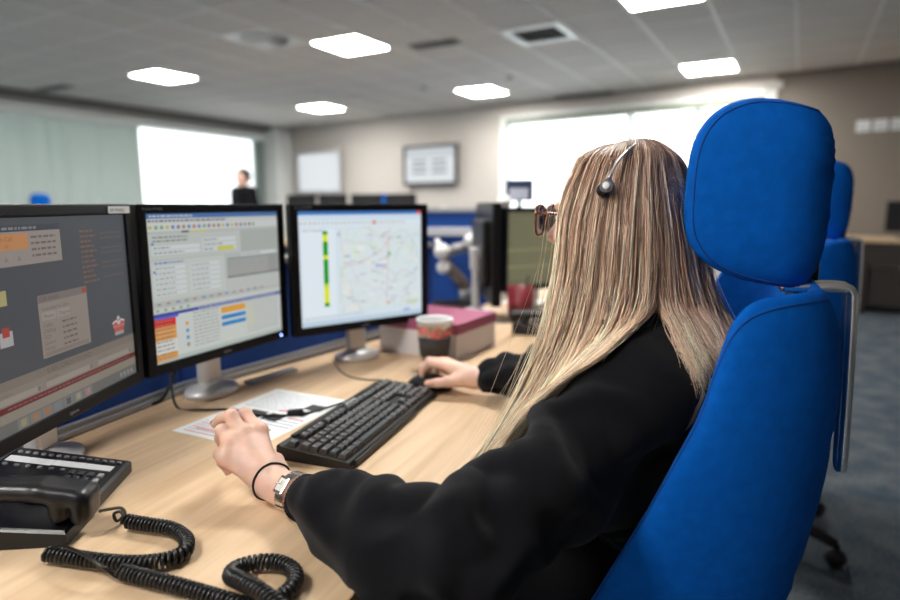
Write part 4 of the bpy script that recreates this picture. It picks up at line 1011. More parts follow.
def make_chair(label):
    e = empty('office_chair', (0, 0, 0), 0, label, 'chair', 'blue high-back control room chairs')
    mb, seam = pillow(head_sheet, 0.258, 0.262, 0.62, 0.030)
    hr = mb.build('headrest', M_BLUE, e)
    for sg, nm in ((1, 'seam'), (-1, 'seam')):
        t = MB(); t.tube([p+n*(th*sg+0.0002) for p, n, th in seam], 0.0011, 5, closed=True); t.build(nm, M_BLUESEAM, hr)
    mb, seam = pillow(back_sheet, 0.40, 0.60, 0.30, 0.028, 14, 96)
    br = mb.build('backrest', M_BLUE, e)
    for sg in (1, -1):
        t = MB(); t.tube([p+n*(th*sg+0.0002) for p, n, th in seam], 0.0011, 5, closed=True); t.build('seam', M_BLUESEAM, br)
    # chrome hanger loop behind the neck
    a, y1, zt = 0.016, -0.237, 1.068
    half = [(-a, -0.15, zt-0.002), (-a, -0.185, zt-0.001), (-a, y1+0.014, zt), (-a, y1+0.002, zt-0.005), (-a, y1-0.001, zt-0.028), (-a, y1-0.006, 0.92), (-a+0.001, y1-0.009, 0.825), (-a+0.006, y1-0.009, 0.812), (-a+0.013, y1-0.009, 0.808)]
    half = [(x-0.0, y, z) for x, y, z in half]; loop = catmull(half + [(-x, y, z) for x, y, z in reversed(half)], 6); loop = [Vector((p.x-0.085, p.y, p.z)) for p in loop]
    MB().tube(loop, 0.0066, 12).build('chrome_hanger', M_CHROME, e)
    mb = MB(); mb.rbox((0, -0.19, 1.07), (0.10, 0.03, 0.14), 0.008); mb.build('headrest_bracket', M_BLACKPL, e)
    # seat, mechanism and base
    def seat_sheet(a, w): return (a, 0.06+w, 0.475 - 0.035*max(0, (w-0.1)/0.15)**2 + 0.02*(abs(a)/0.25)**3)
    mb, _ = pillow(seat_sheet, 0.255, 0.50, 0.45, 0.042); mb.build('seat', M_BLUE, e)
    mb = MB(); mb.rbox((0, 0.02, 0.405), (0.22, 0.30, 0.05), 0.015); mb.rbox((0, -0.17, 0.50), (0.08, 0.03, 0.24), 0.01, M=Matrix.Rotation(R(8), 4, 'X')); mb.build('mechanism', M_BLACKPL, e)
    MB().lathe([(0.028, 0.10), (0.028, 0.26), (0.02, 0.262), (0.02, 0.385)], 20).build('gas_column', M_BLACKPL, e)
    MB().lathe([(0.045, 0.075), (0.05, 0.09), (0.04, 0.125), (0.03, 0.13)], 20).build('base_hub', M_BLACKPL, e)
    arm = MB(); arm.tube([(0.03, 0, 0.105), (0.16, 0, 0.10), (0.30, 0, 0.075)], [0.026, 0.022, 0.016], 10); am = arm.mesh('base_arm', M_BLACKPL)
    wh = MB(); wh.lathe([(0.006, -0.022), (0.026, -0.02), (0.030, -0.012), (0.030, 0.012), (0.026, 0.02), (0.006, 0.022)], 20); wh.xform(Matrix.Translation((0.30, 0, 0.031)) @ Matrix.Rotation(R(90), 4, 'X'))
    wh.tube([(0.30, 0, 0.06), (0.30, 0, 0.08)], 0.008, 8); wm = wh.mesh('castor', M_BLACKPL)
    for k in range(5):
        o = link('base_arm', am, e, (0, 0, 0), R(72*k+18)); o = link('castor', wm, e, (0, 0, 0), R(72*k+18))
    for s in (-1, 1):                    # short arm pads kept below the desk top
        mb = MB(); mb.tube([(s*0.20, 0.0, 0.42), (s*0.275, 0.0, 0.43), (s*0.29, 0.0, 0.50), (s*0.29, 0.0, 0.575)], 0.014, 10); mb.build('armrest_post', M_BLACKPL, e)
        mb = MB(); mb.rbox((s*0.29, 0.02, 0.587), (0.075, 0.22, 0.026), 0.011); mb.build('armrest_pad', M_BLACKPL, e)
    return e
CH_AZ = 158
chair = make_chair('bright blue high-back chair with chrome hanger bar the blonde woman sits in')
chair.location = (0.36, 0.98, 0); chair.rotation_euler = (0, 0, R(CH_AZ-90))

# ================================================================== THE PERSON AT THE DESK
Fv = dirv(158); Lv = dirv(248); Zv = Vector((0, 0, 1))
def w3(p): return np.array([p[0], p[1], p[2]], float)
pel, wai, che, sho, nec = Vector((0.415, 0.955, 0.60)), Vector((0.40, 0.96, 0.74)), Vector((0.362, 0.968, 0.88)), Vector((0.332, 0.972, 0.940)), Vector((0.312, 0.978, 1.005))
lsh, rsh = sho + Lv*0.150 + Vector((0, 0, -0.012)), sho - Lv*0.150 + Vector((0, 0, -0.012))
lel, lwr = Vector((0.008, 0.636, 0.768)), Vector((-0.262, 0.825, 0.777))
rel, rwr = Vector((0.285, 1.285, 0.80)), Vector((0.058, 1.338, 0.783))
hd = Vector((0.268, 0.985, 1.150)); HA = 152
hf, hl = dirv(HA), dirv(HA+90)
def torso(o=0.0):
    P = []
    P.append(cap(pel+Lv*0.07, pel-Lv*0.07, 0.105+o, None, 0.05)); P.append(cap(wai+Lv*0.055, wai-Lv*0.055, 0.098+o, None, 0.06))
    P.append(cap(che+Lv*0.06, che-Lv*0.06, 0.108+o, None, 0.06)); P.append(cap(pel, che, 0.10+o, None, 0.06))
    P.append(cap(sho+Lv*0.10, sho-Lv*0.10, 0.062+o, None, 0.06)); P.append(cap(che+Fv*0.03+Lv*0.06, che+Fv*0.03-Lv*0.06, 0.085+o, None, 0.06))
    P.append(cap(lsh, rsh, 0.050+o, None, 0.04))
    return P
def arms(o=0.0, wrist=True):
    return [cap(lsh, lel, 0.052+o, 0.040+o, 0.03), cap(lel, lwr, 0.040+o, 0.025+o*0.6, 0.02), cap(rsh, rel, 0.052+o, 0.040+o, 0.03), cap(rel, rwr, 0.040+o, 0.025+o*0.6, 0.02)]
kn_l, kn_r = pel + Fv*0.43 + Lv*0.13 + Vector((0, 0, -0.06)), pel + Fv*0.43 - Lv*0.13 + Vector((0, 0, -0.06))
an_l, an_r = Vector((kn_l.x, kn_l.y, 0.10)) - Fv*0.03, Vector((kn_r.x, kn_r.y, 0.10)) - Fv*0.03
def legs(o=0.0):
    P = []
    for s, k, a in ((1, kn_l, an_l), (-1, kn_r, an_r)):
        h = pel + Lv*0.085*s + Vector((0, 0, -0.02)); P += [cap(h, k, 0.078+o, 0.058+o, 0.04), cap(k, a, 0.055+o, 0.036+o, 0.03)]
    return P
# --- head and neck
def hp3(x, y, z): return hd + hf*x + hl*y + Zv*z            # x forward, y to her left, z up
HM = np.array([list(hf), list(hl), [0, 0, 1]]).T
def hcap(a, b, r1, r2=None, k=0.01): return cap(hp3(*a), hp3(*b), r1, r2, k)
def hell(c, r, k=0.012, op='add'): return ell(hp3(*c), r, k, HM, op)
head = [hell((-0.012, 0, 0.030), (0.094, 0.074, 0.083), 0.02), hell((0.028, 0, -0.030), (0.062, 0.060, 0.080), 0.03), hell((0.040, 0, -0.075), (0.040, 0.042, 0.032), 0.025),
        hcap((0.074, 0, -0.098), (0.070, 0, -0.095), 0.014, None, 0.02),
        hcap((0.083, 0, 0.012), (0.104, 0, -0.022), 0.007, 0.009, 0.014), hell((0.100, 0, -0.027), (0.012, 0.014, 0.009), 0.01),
        hcap((0.080, 0.014, -0.057), (0.084, -0.014, -0.057), 0.006, None, 0.008), hcap((0.080, 0.012, -0.066), (0.083, -0.012, -0.066), 0.007, None, 0.006),
        hcap((0.082, 0.045, 0.026), (0.088, 0.012, 0.028), 0.007, None, 0.015), hcap((0.082, -0.045, 0.026), (0.088, -0.012, 0.028), 0.007, None, 0.015),
        hell((0.066, 0.034, -0.020), (0.022, 0.024, 0.022), 0.02), hell((0.066, -0.034, -0.020), (0.022, 0.024, 0.022), 0.02),
        hell((0.098, 0.031, 0.009), (0.018, 0.016, 0.011), 0.012, 'sub'), hell((0.098, -0.031, 0.009), (0.018, 0.016, 0.011), 0.012, 'sub')]
for s in (1, -1):
    head += [hcap((-0.008, s*0.073, 0.014), (-0.010, s*0.078, -0.020), 0.012, 0.009, 0.006)]
neckp = [cap(nec + Vector((0, 0, -0.04)), hp3(-0.020, 0, -0.05), 0.054, 0.050, 0.03)]
# --- left hand (its back to the viewer, fingers curled down onto the sheet)
def pxy(px, py, Y):        # a measured point: sight line of the photograph at depth Y
    a, b = (px-450)/600, -(py-300)/600; th = R(9.09)
    dy, dz = math.cos(th)+b*math.sin(th), -math.sin(th)+b*math.cos(th); t = Y/dy
    return Vector((a*t, Y, CAMZ+dz*t))
HL = {'index': [(259, 432, .885), (245, 414, .903), (239, 420, .925), (238, 432, .930)],
      'middle': [(243, 435, .868), (231, 416, .882), (221, 419, .895), (215.5, 424, .902)],
      'ring': [(231, 444, .852), (222, 431, .864), (220, 438, .886), (224, 449, .892)],
      'pinky': [(226, 458, .838), (220, 454, .847), (222, 462, .868), (228, 471, .872)]}
lw = lwr
hand_l = [cap(lel.lerp(lwr, 0.50), lwr, 0.030, 0.0245, 0.015)]
RADL = {'index': (0.0118, 0.0098, 0.0085, 0.0075), 'middle': (0.0120, 0.0100, 0.0086, 0.0075), 'ring': (0.0115, 0.0096, 0.0082, 0.0072), 'pinky': (0.0105, 0.0088, 0.0075, 0.0065)}
FL = {}
for k, pts in HL.items():
    q = [pxy(*p) for p in pts]; r = RADL[k]; FL[k] = q
    hand_l.append(cap(lw.lerp(q[0], 0.12), q[0], 0.018, r[0]+0.0012, 0.012))           # metacarpal
    for i in range(3): hand_l.append(cap(q[i], q[i+1], r[i], r[i+1], 0.0035 if i else 0.005))
    hand_l.append(ell(q[0]+Vector((0, 0, 0.003)), (r[0]+0.001,)*3, 0.008)); hand_l.append(ell(q[1], (r[1]+0.0006,)*3, 0.004))
mc = (FL['index'][0]+FL['pinky'][0])/2
hand_l.append(cap(lw.lerp(mc, 0.35), lw.lerp(mc, 0.85), 0.019, 0.017, 0.015))
# thumb leaves the index side near the wrist and closes under the index finger
tb = lw.lerp(FL['index'][0], 0.22) + Vector((0.010, 0.012, -0.004))
t1 = tb + Vector((-0.012, 0.032, 0.000)); t2 = t1 + Vector((-0.018, 0.026, -0.006)); t3 = t2 + Vector((-0.016, 0.018, -0.010))
hand_l += [cap(tb, t1, 0.0165, 0.0125, 0.012), cap(t1, t2, 0.0122, 0.0105, 0.005), cap(t2, t3, 0.0102, 0.0085, 0.005)]
# --- right hand on the mouse
rw = rwr
HR = {'index': [(-0.012, 1.407, 0.806), (-0.052, 1.414, 0.808), (-0.078, 1.420, 0.796), (-0.094, 1.424, 0.783)],
      'middle': [(-0.012, 1.427, 0.808), (-0.056, 1.437, 0.808), (-0.082, 1.442, 0.795), (-0.098, 1.445, 0.782)],
      'ring': [(-0.006, 1.446, 0.803), (-0.046, 1.459, 0.801), (-0.070, 1.465, 0.785), (-0.084, 1.468, 0.770)],
      'pinky': [(0.004, 1.462, 0.794), (-0.026, 1.477, 0.788), (-0.046, 1.483, 0.772), (-0.058, 1.485, 0.760)]}
hand_r = [cap(rel.lerp(rwr, 0.55), rwr, 0.029, 0.024, 0.015)]
HR = {k: [(x-0.004 + (0.006, 0.010, 0.020, 0.032)[i]*(i > 0), y-0.038, z-(0, 0, 0.002, 0.006)[i]) for i, (x, y, z) in enumerate(p)] for k, p in HR.items()}
for k, pts in HR.items():
    q = [Vector(p) for p in pts]; r = RADL[k]
    hand_r.append(cap(rw.lerp(q[0], 0.12), q[0], 0.017, r[0], 0.012))
    for i in range(3): hand_r.append(cap(q[i], q[i+1], r[i], r[i+1], 0.004))
tb = Vector((0.028, 1.330, 0.782)); t1 = Vector((-0.003, 1.328, 0.778)); t2 = Vector((-0.030, 1.337, 0.772)); t3 = Vector((-0.052, 1.350, 0.767))
hand_r += [cap(tb, t1, 0.0165, 0.0130, 0.014), cap(t1, t2, 0.0122, 0.0105, 0.006), cap(t2, t3, 0.0105, 0.0085, 0.005), cap(rw, Vector((-0.008, 1.390, 0.795)), 0.019, 0.016, 0.015)]
person = empty('person', (pel.x, pel.y, 0), 0, 'woman with long blonde hair, glasses and black sweatshirt typing at the desk', 'person')
PL = np.array([pel.x, pel.y, 0.0])
parts = []
for prims, h in ((torso(-0.022)+arms(-0.018)+legs(-0.012)+neckp, 0.009), (head+neckp, 0.0042), (hand_l, 0.0022), (hand_r, 0.0028)):
    v, f = sdf_mesh(prims, h); parts.append((smooth_mesh(v, f, 1), f))
V = []; F = []; o = 0
for v, f in parts: V.append(v); F.append(f+o); o += len(v)
body = link('body', np_mesh('body', np.concatenate(V)-PL, np.concatenate(F), M_SKIN), person)
# feet of the body: shoes
for a in (an_l, an_r):
    v, f = sdf_mesh([cap(a+Vector((0, 0, -0.03))-Fv*0.02, a+Vector((0, 0, -0.055))+Fv*0.12, 0.042, 0.034, 0.02), cap(a+Vector((0, 0, 0.0)), a+Vector((0, 0, -0.04)), 0.044, 0.045, 0.02)], 0.008)
    v[:, 2] = np.maximum(v[:, 2], 0.002); link('shoe', np_mesh('shoe', v-PL, f, M_BLACKPL), person)
v, f = sdf_mesh(legs(0.008)+[cap(pel+Lv*0.07, pel-Lv*0.07, 0.112, None, 0.05)], 0.010)
link('trousers', np_mesh('trousers', smooth_mesh(v, f, 1)-PL, f, M_TROUS), person)
# eyes
for s in (1, -1):
    mb = MB(); mb.lathe([(0.0, -0.0115), (0.0058, -0.010), (0.010, -0.0058), (0.0115, 0), (0.010, 0.0058), (0.0058, 0.010), (0, 0.0115)], 16); mb.v = [tuple(Vector(p)+hp3(0.0785, s*0.031, 0.009)-Vector(PL)) for p in mb.v]
    ey = mb.build('eye', mat('eye_white', (0.75, 0.74, 0.72), 0.2), person)
    mb = MB(); mb.lathe([(0.0, 0.0), (0.0055, -0.0008)], 16); q = Matrix.Translation(hp3(0.0905, s*0.031, 0.009)-Vector(PL)) @ Vector((1, 0, 0)).rotation_difference(hf).to_matrix().to_4x4() @ Matrix.Rotation(R(90), 4, 'Y'); mb.xform(q)
    mb.build('iris', mat('iris_blue', (0.06, 0.10, 0.16), 0.15), ey)
# lips
v, f = sdf_mesh([hcap((0.0845, 0.017, -0.0585), (0.091, 0.0, -0.057), 0.0025, 0.0045, 0.004), hcap((0.0845, -0.017, -0.0585), (0.091, 0.0, -0.057), 0.0025, 0.0045, 0.004), hcap((0.085, 0.015, -0.0615), (0.090, 0, -0.065), 0.0025, 0.005, 0.004), hcap((0.085, -0.015, -0.0615), (0.090, 0, -0.065), 0.0025, 0.005, 0.004)], 0.002)
link('lips', np_mesh('lips', v-PL, f, mat('lips', (0.50, 0.20, 0.18), 0.4)), person)
# red nails
def nail(q, r, up, parent):
    tip, prev = q[3], q[2]; d = (tip-prev).normalized(); up = (up - d*up.dot(d)).normalized(); sd = d.cross(up)
    mb = MB(); v = []; f = []
    for i in range(7):
        t = -0.0085 + 0.0145*i/6
        for j in range(5):
            a = R(-58+29*j); w = r*1.06*(1.0 if i < 6 else 0.8); v.append(tip + d*(t+0.001*math.cos(a)) + (up*math.cos(a)+sd*math.sin(a)*0.95)*w - Vector(PL))
    for i in range(6):
        for j in range(4): f.append((i*5+j, i*5+j+1, (i+1)*5+j+1, (i+1)*5+j))
    mb.add(v, f, 0, None, True); mb.build('nail', M_NAIL, parent)
for k in FL: nail(FL[k], RADL[k][3], (FL[k][1]-FL[k][0]).normalized(), body)
for k in HR: nail([Vector(p) for p in HR[k]], RADL[k][3], Zv, body)

# --- sweatshirt with folds
SW_ = torso(0.012)
el2 = lel + Vector((0.0, 0, -0.004))
cuffc = lel.lerp(lwr, 0.80)
SW_ += [cap(lsh, lel, 0.060, 0.052, 0.045), cap(lel, lel.lerp(lwr, 0.45), 0.056, 0.052, 0.03), cap(lel.lerp(lwr, 0.45), lel.lerp(lwr, 0.67), 0.052, 0.046, 0.03),
        cap(lel.lerp(lwr, 0.30)+Vector((0.0, -0.026, -0.006)), lel.lerp(lwr, 0.62)+Vector((0.010, -0.026, -0.006)), 0.048, 0.044, 0.03),
        cap(rsh, rel, 0.062, 0.060, 0.04), cap(rel, rel.lerp(rwr, 0.5), 0.058, 0.054, 0.03), cap(rel.lerp(rwr, 0.5), rel.lerp(rwr, 0.80), 0.054, 0.040, 0.03)]
# collar and the bulk of fabric between arm and chest
SW_ += [cap(lsh.lerp(lel, 0.25), che+Lv*0.06+Fv*0.05, 0.05, 0.07, 0.06), cap(wai+Fv*0.05+Lv*0.05, wai+Fv*0.05-Lv*0.05, 0.10, None, 0.06), cap(lsh.lerp(lel, 0.6)+Zv*-0.03, wai+Fv*0.06+Lv*0.05, 0.05, 0.09, 0.06)]
rf = random.Random(11)
def ring_fold(a, b, t, R0, r, tilt, a0, a1, k=0.016, bow=0.0):
    ax = (b-a).normalized(); s = ax.cross(Zv).normalized(); u = s.cross(ax); c = a.lerp(b, t); pts = []
    for i in range(9):
        th = R(a0+(a1-a0)*i/8); q = c + (u*math.cos(th)+s*math.sin(th))*R0 + ax*(tilt*math.sin(th) + bow*math.cos(2*th)); pts.append(q)
    for i in range(8):
        e0 = 0.45+0.55*math.sin(math.pi*i/8); e1 = 0.45+0.55*math.sin(math.pi*(i+1)/8); SW_.append(cap(pts[i], pts[i+1], r*e0, r*e1, k))
FA = (lel, lwr); UA = (lsh, lel)
ring_fold(*FA, 0.60, 0.040, 0.018, 0.018, -110, 110); ring_fold(*FA, 0.47, 0.044, 0.018, -0.024, -80, 130); ring_fold(*FA, 0.34, 0.046, 0.015, 0.030, -130, 60)
ring_fold(*FA, 0.20, 0.046, 0.019, -0.030, -70, 120); ring_fold(*FA, 0.04, 0.047, 0.017, 0.028, -90, 80)
ring_fold(*UA, 0.86, 0.049, 0.020, -0.035, -60, 120, bow=0.02); ring_fold(*UA, 0.70, 0.052, 0.018, 0.04, -120, 70, bow=-0.02); ring_fold(*UA, 0.52, 0.054, 0.015, -0.05, -60, 100); ring_fold(*UA, 0.34, 0.056, 0.015, 0.05, -100, 60)
ring_fold(rel, rwr, 0.62, 0.040, 0.018, 0.02, -120, 120); ring_fold(rel, rwr, 0.42, 0.050, 0.017, -0.02, -120, 120)
v, f = sdf_mesh(SW_, 0.0055)
v = smooth_mesh(v, f, 2); N = vnormals(v, f)
d = np.zeros(len(v)); rg = np.random.RandomState(5)
for i in range(22):
    k = rg.normal(0, 1, 3); k = k/np.linalg.norm(k)*rg.uniform(22, 85); ph = rg.uniform(0, 6.28); k2 = rg.normal(0, 1, 3)*14; d += np.sin(v@k + 1.6*np.sin(v@k2+ph) + ph)/np.linalg.norm(k)*0.055
d = np.sign(d)*np.abs(d)**0.9
d = np.clip(d*np.interp(v[:, 2], [0.83, 0.91], [1.5, 0.7]), -0.007, 0.010)
v = v + N*d[:, None]
desk_ok = ((v[:, :2]-np.array([fr0.x, fr0.y]))@np.array([nd.x, nd.y])) < 0.004
v[:, 2] = np.where(desk_ok & (v[:, 2] < DZ+0.0015) & (v[:, 2] > DZ-0.06), DZ+0.0015, v[:, 2])
link('sweatshirt', np_mesh('sweatshirt', v-PL, f, M_SWEAT), person)
# ribbed cuffs and collar
def ribbed(path, r, n=64, amp=0.0007):
    mb = MB(); P = [Vector(p) for p in path]; prev = None; v = []; f = []
    for i, p in enumerate(P):
        t = (P[min(i+1, len(P)-1)]-P[max(i-1, 0)]).normalized(); a = t.orthogonal().normalized() if prev is None else (prev-t*prev.dot(t)).normalized(); prev = a; b = t.cross(a)
        for k in range(n):
            th = 2*math.pi*k/n; rr = r[i]+amp*math.cos(k*math.pi); v.append(p+(a*math.cos(th)+b*math.sin(th))*rr-Vector(PL))
    for i in range(len(P)-1):
        for k in range(n): f.append((i*n+k, i*n+(k+1) % n, (i+1)*n+(k+1) % n, (i+1)*n+k))
    mb.add(v, f, 0, None, True); return mb
for a, b, t0, t1, rr in ((lel, lwr, 0.60, 0.80, 0.0335), (rel, rwr, 0.76, 0.93, 0.033)):
    pts = [a.lerp(b, t0+(t1-t0)*i/6) for i in range(7)]
    ribbed(pts+[pts[-1]-(b-a)*0.01], [rr+0.004, rr+0.003, rr+0.001, rr, rr-0.0005, rr-0.001, rr-0.002, rr-0.005]).build('sleeve_cuff', M_CUFF, person)
v, f = sdf_mesh([cap(nec+Lv*0.03*s+Vector((0, 0, -0.012)), nec-Lv*0.03*s+Vector((0, 0, -0.012)), 0.060, None, 0.02) for s in (1,)], 0.006)
link('collar', np_mesh('collar', v-PL, f, M_CUFF), person)
# ================================================================== HAIR
GD = [  # measured guide locks (photo sight line and depth), from the left temple round the back to the right temple
 [(600,150,.955),(573,176,.925),(560,212,.912),(557,255,.902),(549,310,.89),(533,362,.87),(508,418,.84),(481,459,.815)],
 [(610,147,.950),(589,178,.903),(577,222,.885),(572,280,.875),(562,330,.865),(547,375,.845),(523,416,.82),(493,460,.80)],
 [(622,144,.945),(606,178,.893),(597,228,.868),(591,290,.856),(582,335,.845),(565,375,.825),(538,414,.805),(503,456,.790)],
 [(632,142,.945),(626,178,.890),(620,232,.862),(615,290,.848),(607,330,.835),(588,368,.812),(556,402,.792),(514,446,.780)],
 [(641,141,.945),(645,178,.895),(645,232,.868),(643,290,.853),(636,325,.835),(612,354,.805),(576,388,.782),(528,434,.772)],
 [(649,142,.952),(664,178,.912),(671,232,.89),(675,282,.873),(680,314,.858),(685,332,.838),(693,349,.815),(712,366,.80)],
 [(654,143,.970),(680,180,.948),(692,232,.935),(701,280,.918),(711,312,.898),(722,334,.872),(727,352,.846),(708,366,.825)],
 [(657,145,1.0),(688,182,1.005),(703,235,1.012),(711,282,1.005),(720,312,.985),(731,334,.955),(736,352,.93),(728,370,.915)],
 [(652,145,1.02),(678,185,1.075),(688,238,1.10),(690,288,1.10),(690,325,1.085),(685,352,1.065),(676,375,1.05),(664,395,1.04)],
 [(632,145,1.02),(640,185,1.10),(640,238,1.125),(636,290,1.125),(628,330,1.11),(616,365,1.10),(602,395,1.085),(588,420,1.075)],
 [(612,149,1.01),(604,182,1.09),(598,230,1.11),(592,285,1.115),(582,332,1.11),(570,375,1.10),(556,410,1.09),(540,440,1.08)],
 [(602,151,.985),(583,178,1.045),(574,215,1.075),(568,260,1.085),(560,310,1.085),(548,358,1.08),(532,402,1.07),(515,438,1.06)]]
G = np.array([[list(pxy(*p)) for p in g] for g in GD])
G[:5, -1] += (G[:5, -1]-G[:5, -2])*0.22
hc0 = np.array(hp3(-0.01, 0, 0.02))
mid = (G[:, :1]+G[:, 1:2])/2; dm_ = mid-hc0; G = np.concatenate([G[:, :1], mid+dm_/np.linalg.norm(dm_, axis=-1, keepdims=True)*0.011, G[:, 1:]], 1)   # round the crown
def cr1(P, t):
    """catmull-rom along axis 0 of P at float parameter array t"""
    n = P.shape[0]; i = np.clip(np.floor(t).astype(int), 0, n-2); f = t-i
    g = lambda j: P[np.clip(j, 0, n-1)]
    a, b, c, d = g(i-1), g(i), g(i+1), g(i+2); f = f.reshape((-1,)+(1,)*(P.ndim-1))
    return 0.5*(2*b + (c-a)*f + (2*a-5*b+4*c-d)*f*f + (3*b-a-3*c+d)*f**3)
NS = 26
def strands(phi):                       # phi array -> (n, NS, 3)
    lo = np.where((phi > 4.1) & (phi < 4.45), 4.1+(phi-4.1)*0.1, np.where((phi >= 4.45) & (phi < 4.8), 4.8-(4.8-phi)*0.1, phi))   # the mass parts at the shoulder: front lock and back lock
    K = cr1(G, phi); K[:, 6:] = cr1(G[:, 6:], lo); K[:, 5] = 0.5*K[:, 5]+0.5*cr1(G[:, 5], lo)
    K = np.swapaxes(K, 0, 1)            # 8, n, 3
    return np.swapaxes(cr1(K, np.linspace(0, K.shape[0]-1-1e-6, NS)), 0, 1)
hc0 = np.array(hp3(-0.01, 0, 0.02))
axis = np.linspace(0, 1, NS)
# under-layer: a closed sheet just inside the outer locks
nphi = 90; base = strands(np.linspace(0, len(GD)-1-1e-6, nphi))
cl = base.mean(0); inn = base + (cl[None]-base)*np.interp(axis, [0, 0.1, 0.5, 1], [0.05, 0.10, 0.10, 0.30])[None, :, None]
inn = push_out(SW_, inn.reshape(-1, 3), 0.004).reshape(inn.shape)
fidx = []
for i in range(nphi-1):
    for j in range(NS-1):
        if j > NS*0.55 and np.linalg.norm(base[i+1, j]-base[i, j]) > 0.02: continue
        fidx.append((i*NS+j, (i+1)*NS+j, (i+1)*NS+j+1, i*NS+j+1))
rgh = np.random.RandomState(3)
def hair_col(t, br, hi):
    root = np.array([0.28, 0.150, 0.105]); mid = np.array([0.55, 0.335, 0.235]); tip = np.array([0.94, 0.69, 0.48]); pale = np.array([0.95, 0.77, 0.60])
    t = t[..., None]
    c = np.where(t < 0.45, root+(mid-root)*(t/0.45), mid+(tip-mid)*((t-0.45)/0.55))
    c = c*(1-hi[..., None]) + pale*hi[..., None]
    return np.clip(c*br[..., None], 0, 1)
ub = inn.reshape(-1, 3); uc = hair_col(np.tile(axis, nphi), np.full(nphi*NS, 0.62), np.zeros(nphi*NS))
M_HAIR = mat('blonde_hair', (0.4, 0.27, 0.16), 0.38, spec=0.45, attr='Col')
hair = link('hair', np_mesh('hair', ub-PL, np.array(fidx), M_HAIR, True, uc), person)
# the locks themselves
def build_strands(phi, rad, jit, nmax=NS):
    n = len(phi); S = strands(phi)
    depth = rgh.uniform(0, 1, n)**1.5                                     # 0 outer, 1 inner
    S = S + (cl[None]-S)*(depth*0.10)[:, None, None]
    S += rgh.normal(0, 0.0016, (n, 1, 3))
    # clumping: strands follow slow waves shared by neighbours
    cph = phi + 0.02*np.sin(phi*88)
    for kk in range(3):
        ph = cph*(37.7+kk*11) ; amp = 0.0045*np.interp(axis, [0, 0.25, 1], [0.15, 0.6, 1.8])
        S[..., kk] += np.sin(ph[:, None]*3.1+axis[None]*(5+kk))*amp[None]
    w = rgh.uniform(0, 6.28, (n, 1)); fr = rgh.uniform(4, 10, (n, 1)); A = jit*rgh.uniform(0.3, 1.3, (n, 1))*np.interp(axis, [0, 0.3, 1], [0.1, 0.6, 2.0])[None]
    for kk in range(3): S[..., kk] += A*np.sin(fr*axis[None]+w+kk*1.7)
    # individual length
    ln = 1 - np.abs(rgh.normal(0, 0.05, n)); ln = np.clip(ln, 0.7, 1.0)
    tt = np.clip(axis[None]*ln[:, None]*(NS-1), 0, NS-1.0001); i0 = tt.astype(int); fr_ = (tt-i0)[..., None]; ar = np.arange(n)[:, None]
    S = S[ar, i0]*(1-fr_)+S[ar, np.minimum(i0+1, NS-1)]*fr_
    # lift the strands just outside the skull
    loc = (S-np.array(hp3(-0.012, 0, 0.030)))@HM; e = np.linalg.norm(loc/np.array([0.099, 0.079, 0.088]), axis=-1)
    push = (e < 1)[..., None]; S = np.where(push, np.array(hp3(-0.012, 0, 0.030)) + ((loc/np.maximum(e, 0.3)[..., None])@HM.T), S)
    sh = S.shape; mg = np.repeat(0.005+0.010*(1-depth), sh[1]); S = push_out(SW_, S.reshape(-1, 3), mg).reshape(sh)
    for _ in range(3): S[:, 14:-1] = 0.5*S[:, 14:-1]+0.25*(S[:, 13:-2]+S[:, 15:])
    S[:, -1] = 2*S[:, -2]-S[:, -3]
    return S, depth, ln
def tubes(S, rad, col):
    n, m, _ = S.shape; T = np.gradient(S, axis=1); T /= np.linalg.norm(T, axis=-1, keepdims=True)+1e-9
    ref = np.array([0.3, -0.9, 0.2]); A = np.cross(T, ref); A /= np.linalg.norm(A, axis=-1, keepdims=True)+1e-9; B = np.cross(T, A)
    r = rad[:, None]*np.interp(np.linspace(0, 1, m), [0, 0.1, 0.8, 1], [0.8, 1, 0.9, 0.25])[None]
    ring = [S + (A*math.cos(q)+B*math.sin(q))*r[..., None] for q in (0, 2.0944, 4.18879)]
    V = np.stack(ring, 2)                                                 # n, m, 3, 3
    idx = np.arange(n*m*3).reshape(n, m, 3); F = []
    for k in range(3):
        k2 = (k+1) % 3; F.append(np.stack([idx[:, :-1, k], idx[:, :-1, k2], idx[:, 1:, k2], idx[:, 1:, k]], -1).reshape(-1, 4))
    return V.reshape(-1, 3), np.concatenate(F), np.repeat(col[:, :, None, :], 3, 2).reshape(-1, 3)
NH = 11000
phi = np.concatenate([rgh.uniform(0, 7.4, int(NH*0.78)), rgh.uniform(7.2, 11-1e-4, int(NH*0.22))]); n = len(phi)
S, depth, ln = build_strands(phi, None, 0.0022)
lock = (0.7*np.sin(phi*8.1+0.6)+np.sin(phi*17.3)+np.sin(phi*33.3+1.0)+0.7*np.sin(phi*67+2))/3.0            # light and dark locks
hi = np.clip(0.75*np.clip((lock-0.1)*2.2, 0, 1) + rgh.uniform(-0.15, 0.25, n), 0, 0.9)
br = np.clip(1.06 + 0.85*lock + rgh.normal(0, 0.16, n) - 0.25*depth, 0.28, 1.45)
tcol = np.linspace(0, 1, NS)[None]*ln[:, None]
front = np.interp(phi, [0, 3.5, 5.5, 7.5, 11], [0.16, 0.05, -0.16, -0.18, 0.05])      # front locks are the most bleached
col = hair_col(np.clip(tcol+front[:, None]*np.interp(tcol, [0, 0.25, 1], [0, 0.6, 1]), 0, 1), np.repeat(br[:, None], NS, 1), hi[:, None]*np.interp(tcol, [0, 0.10, 0.5, 1], [0.15, 0.6, 0.9, 1]))
V, F, CC = tubes(S, rgh.uniform(0.00045, 0.00085, n), col)
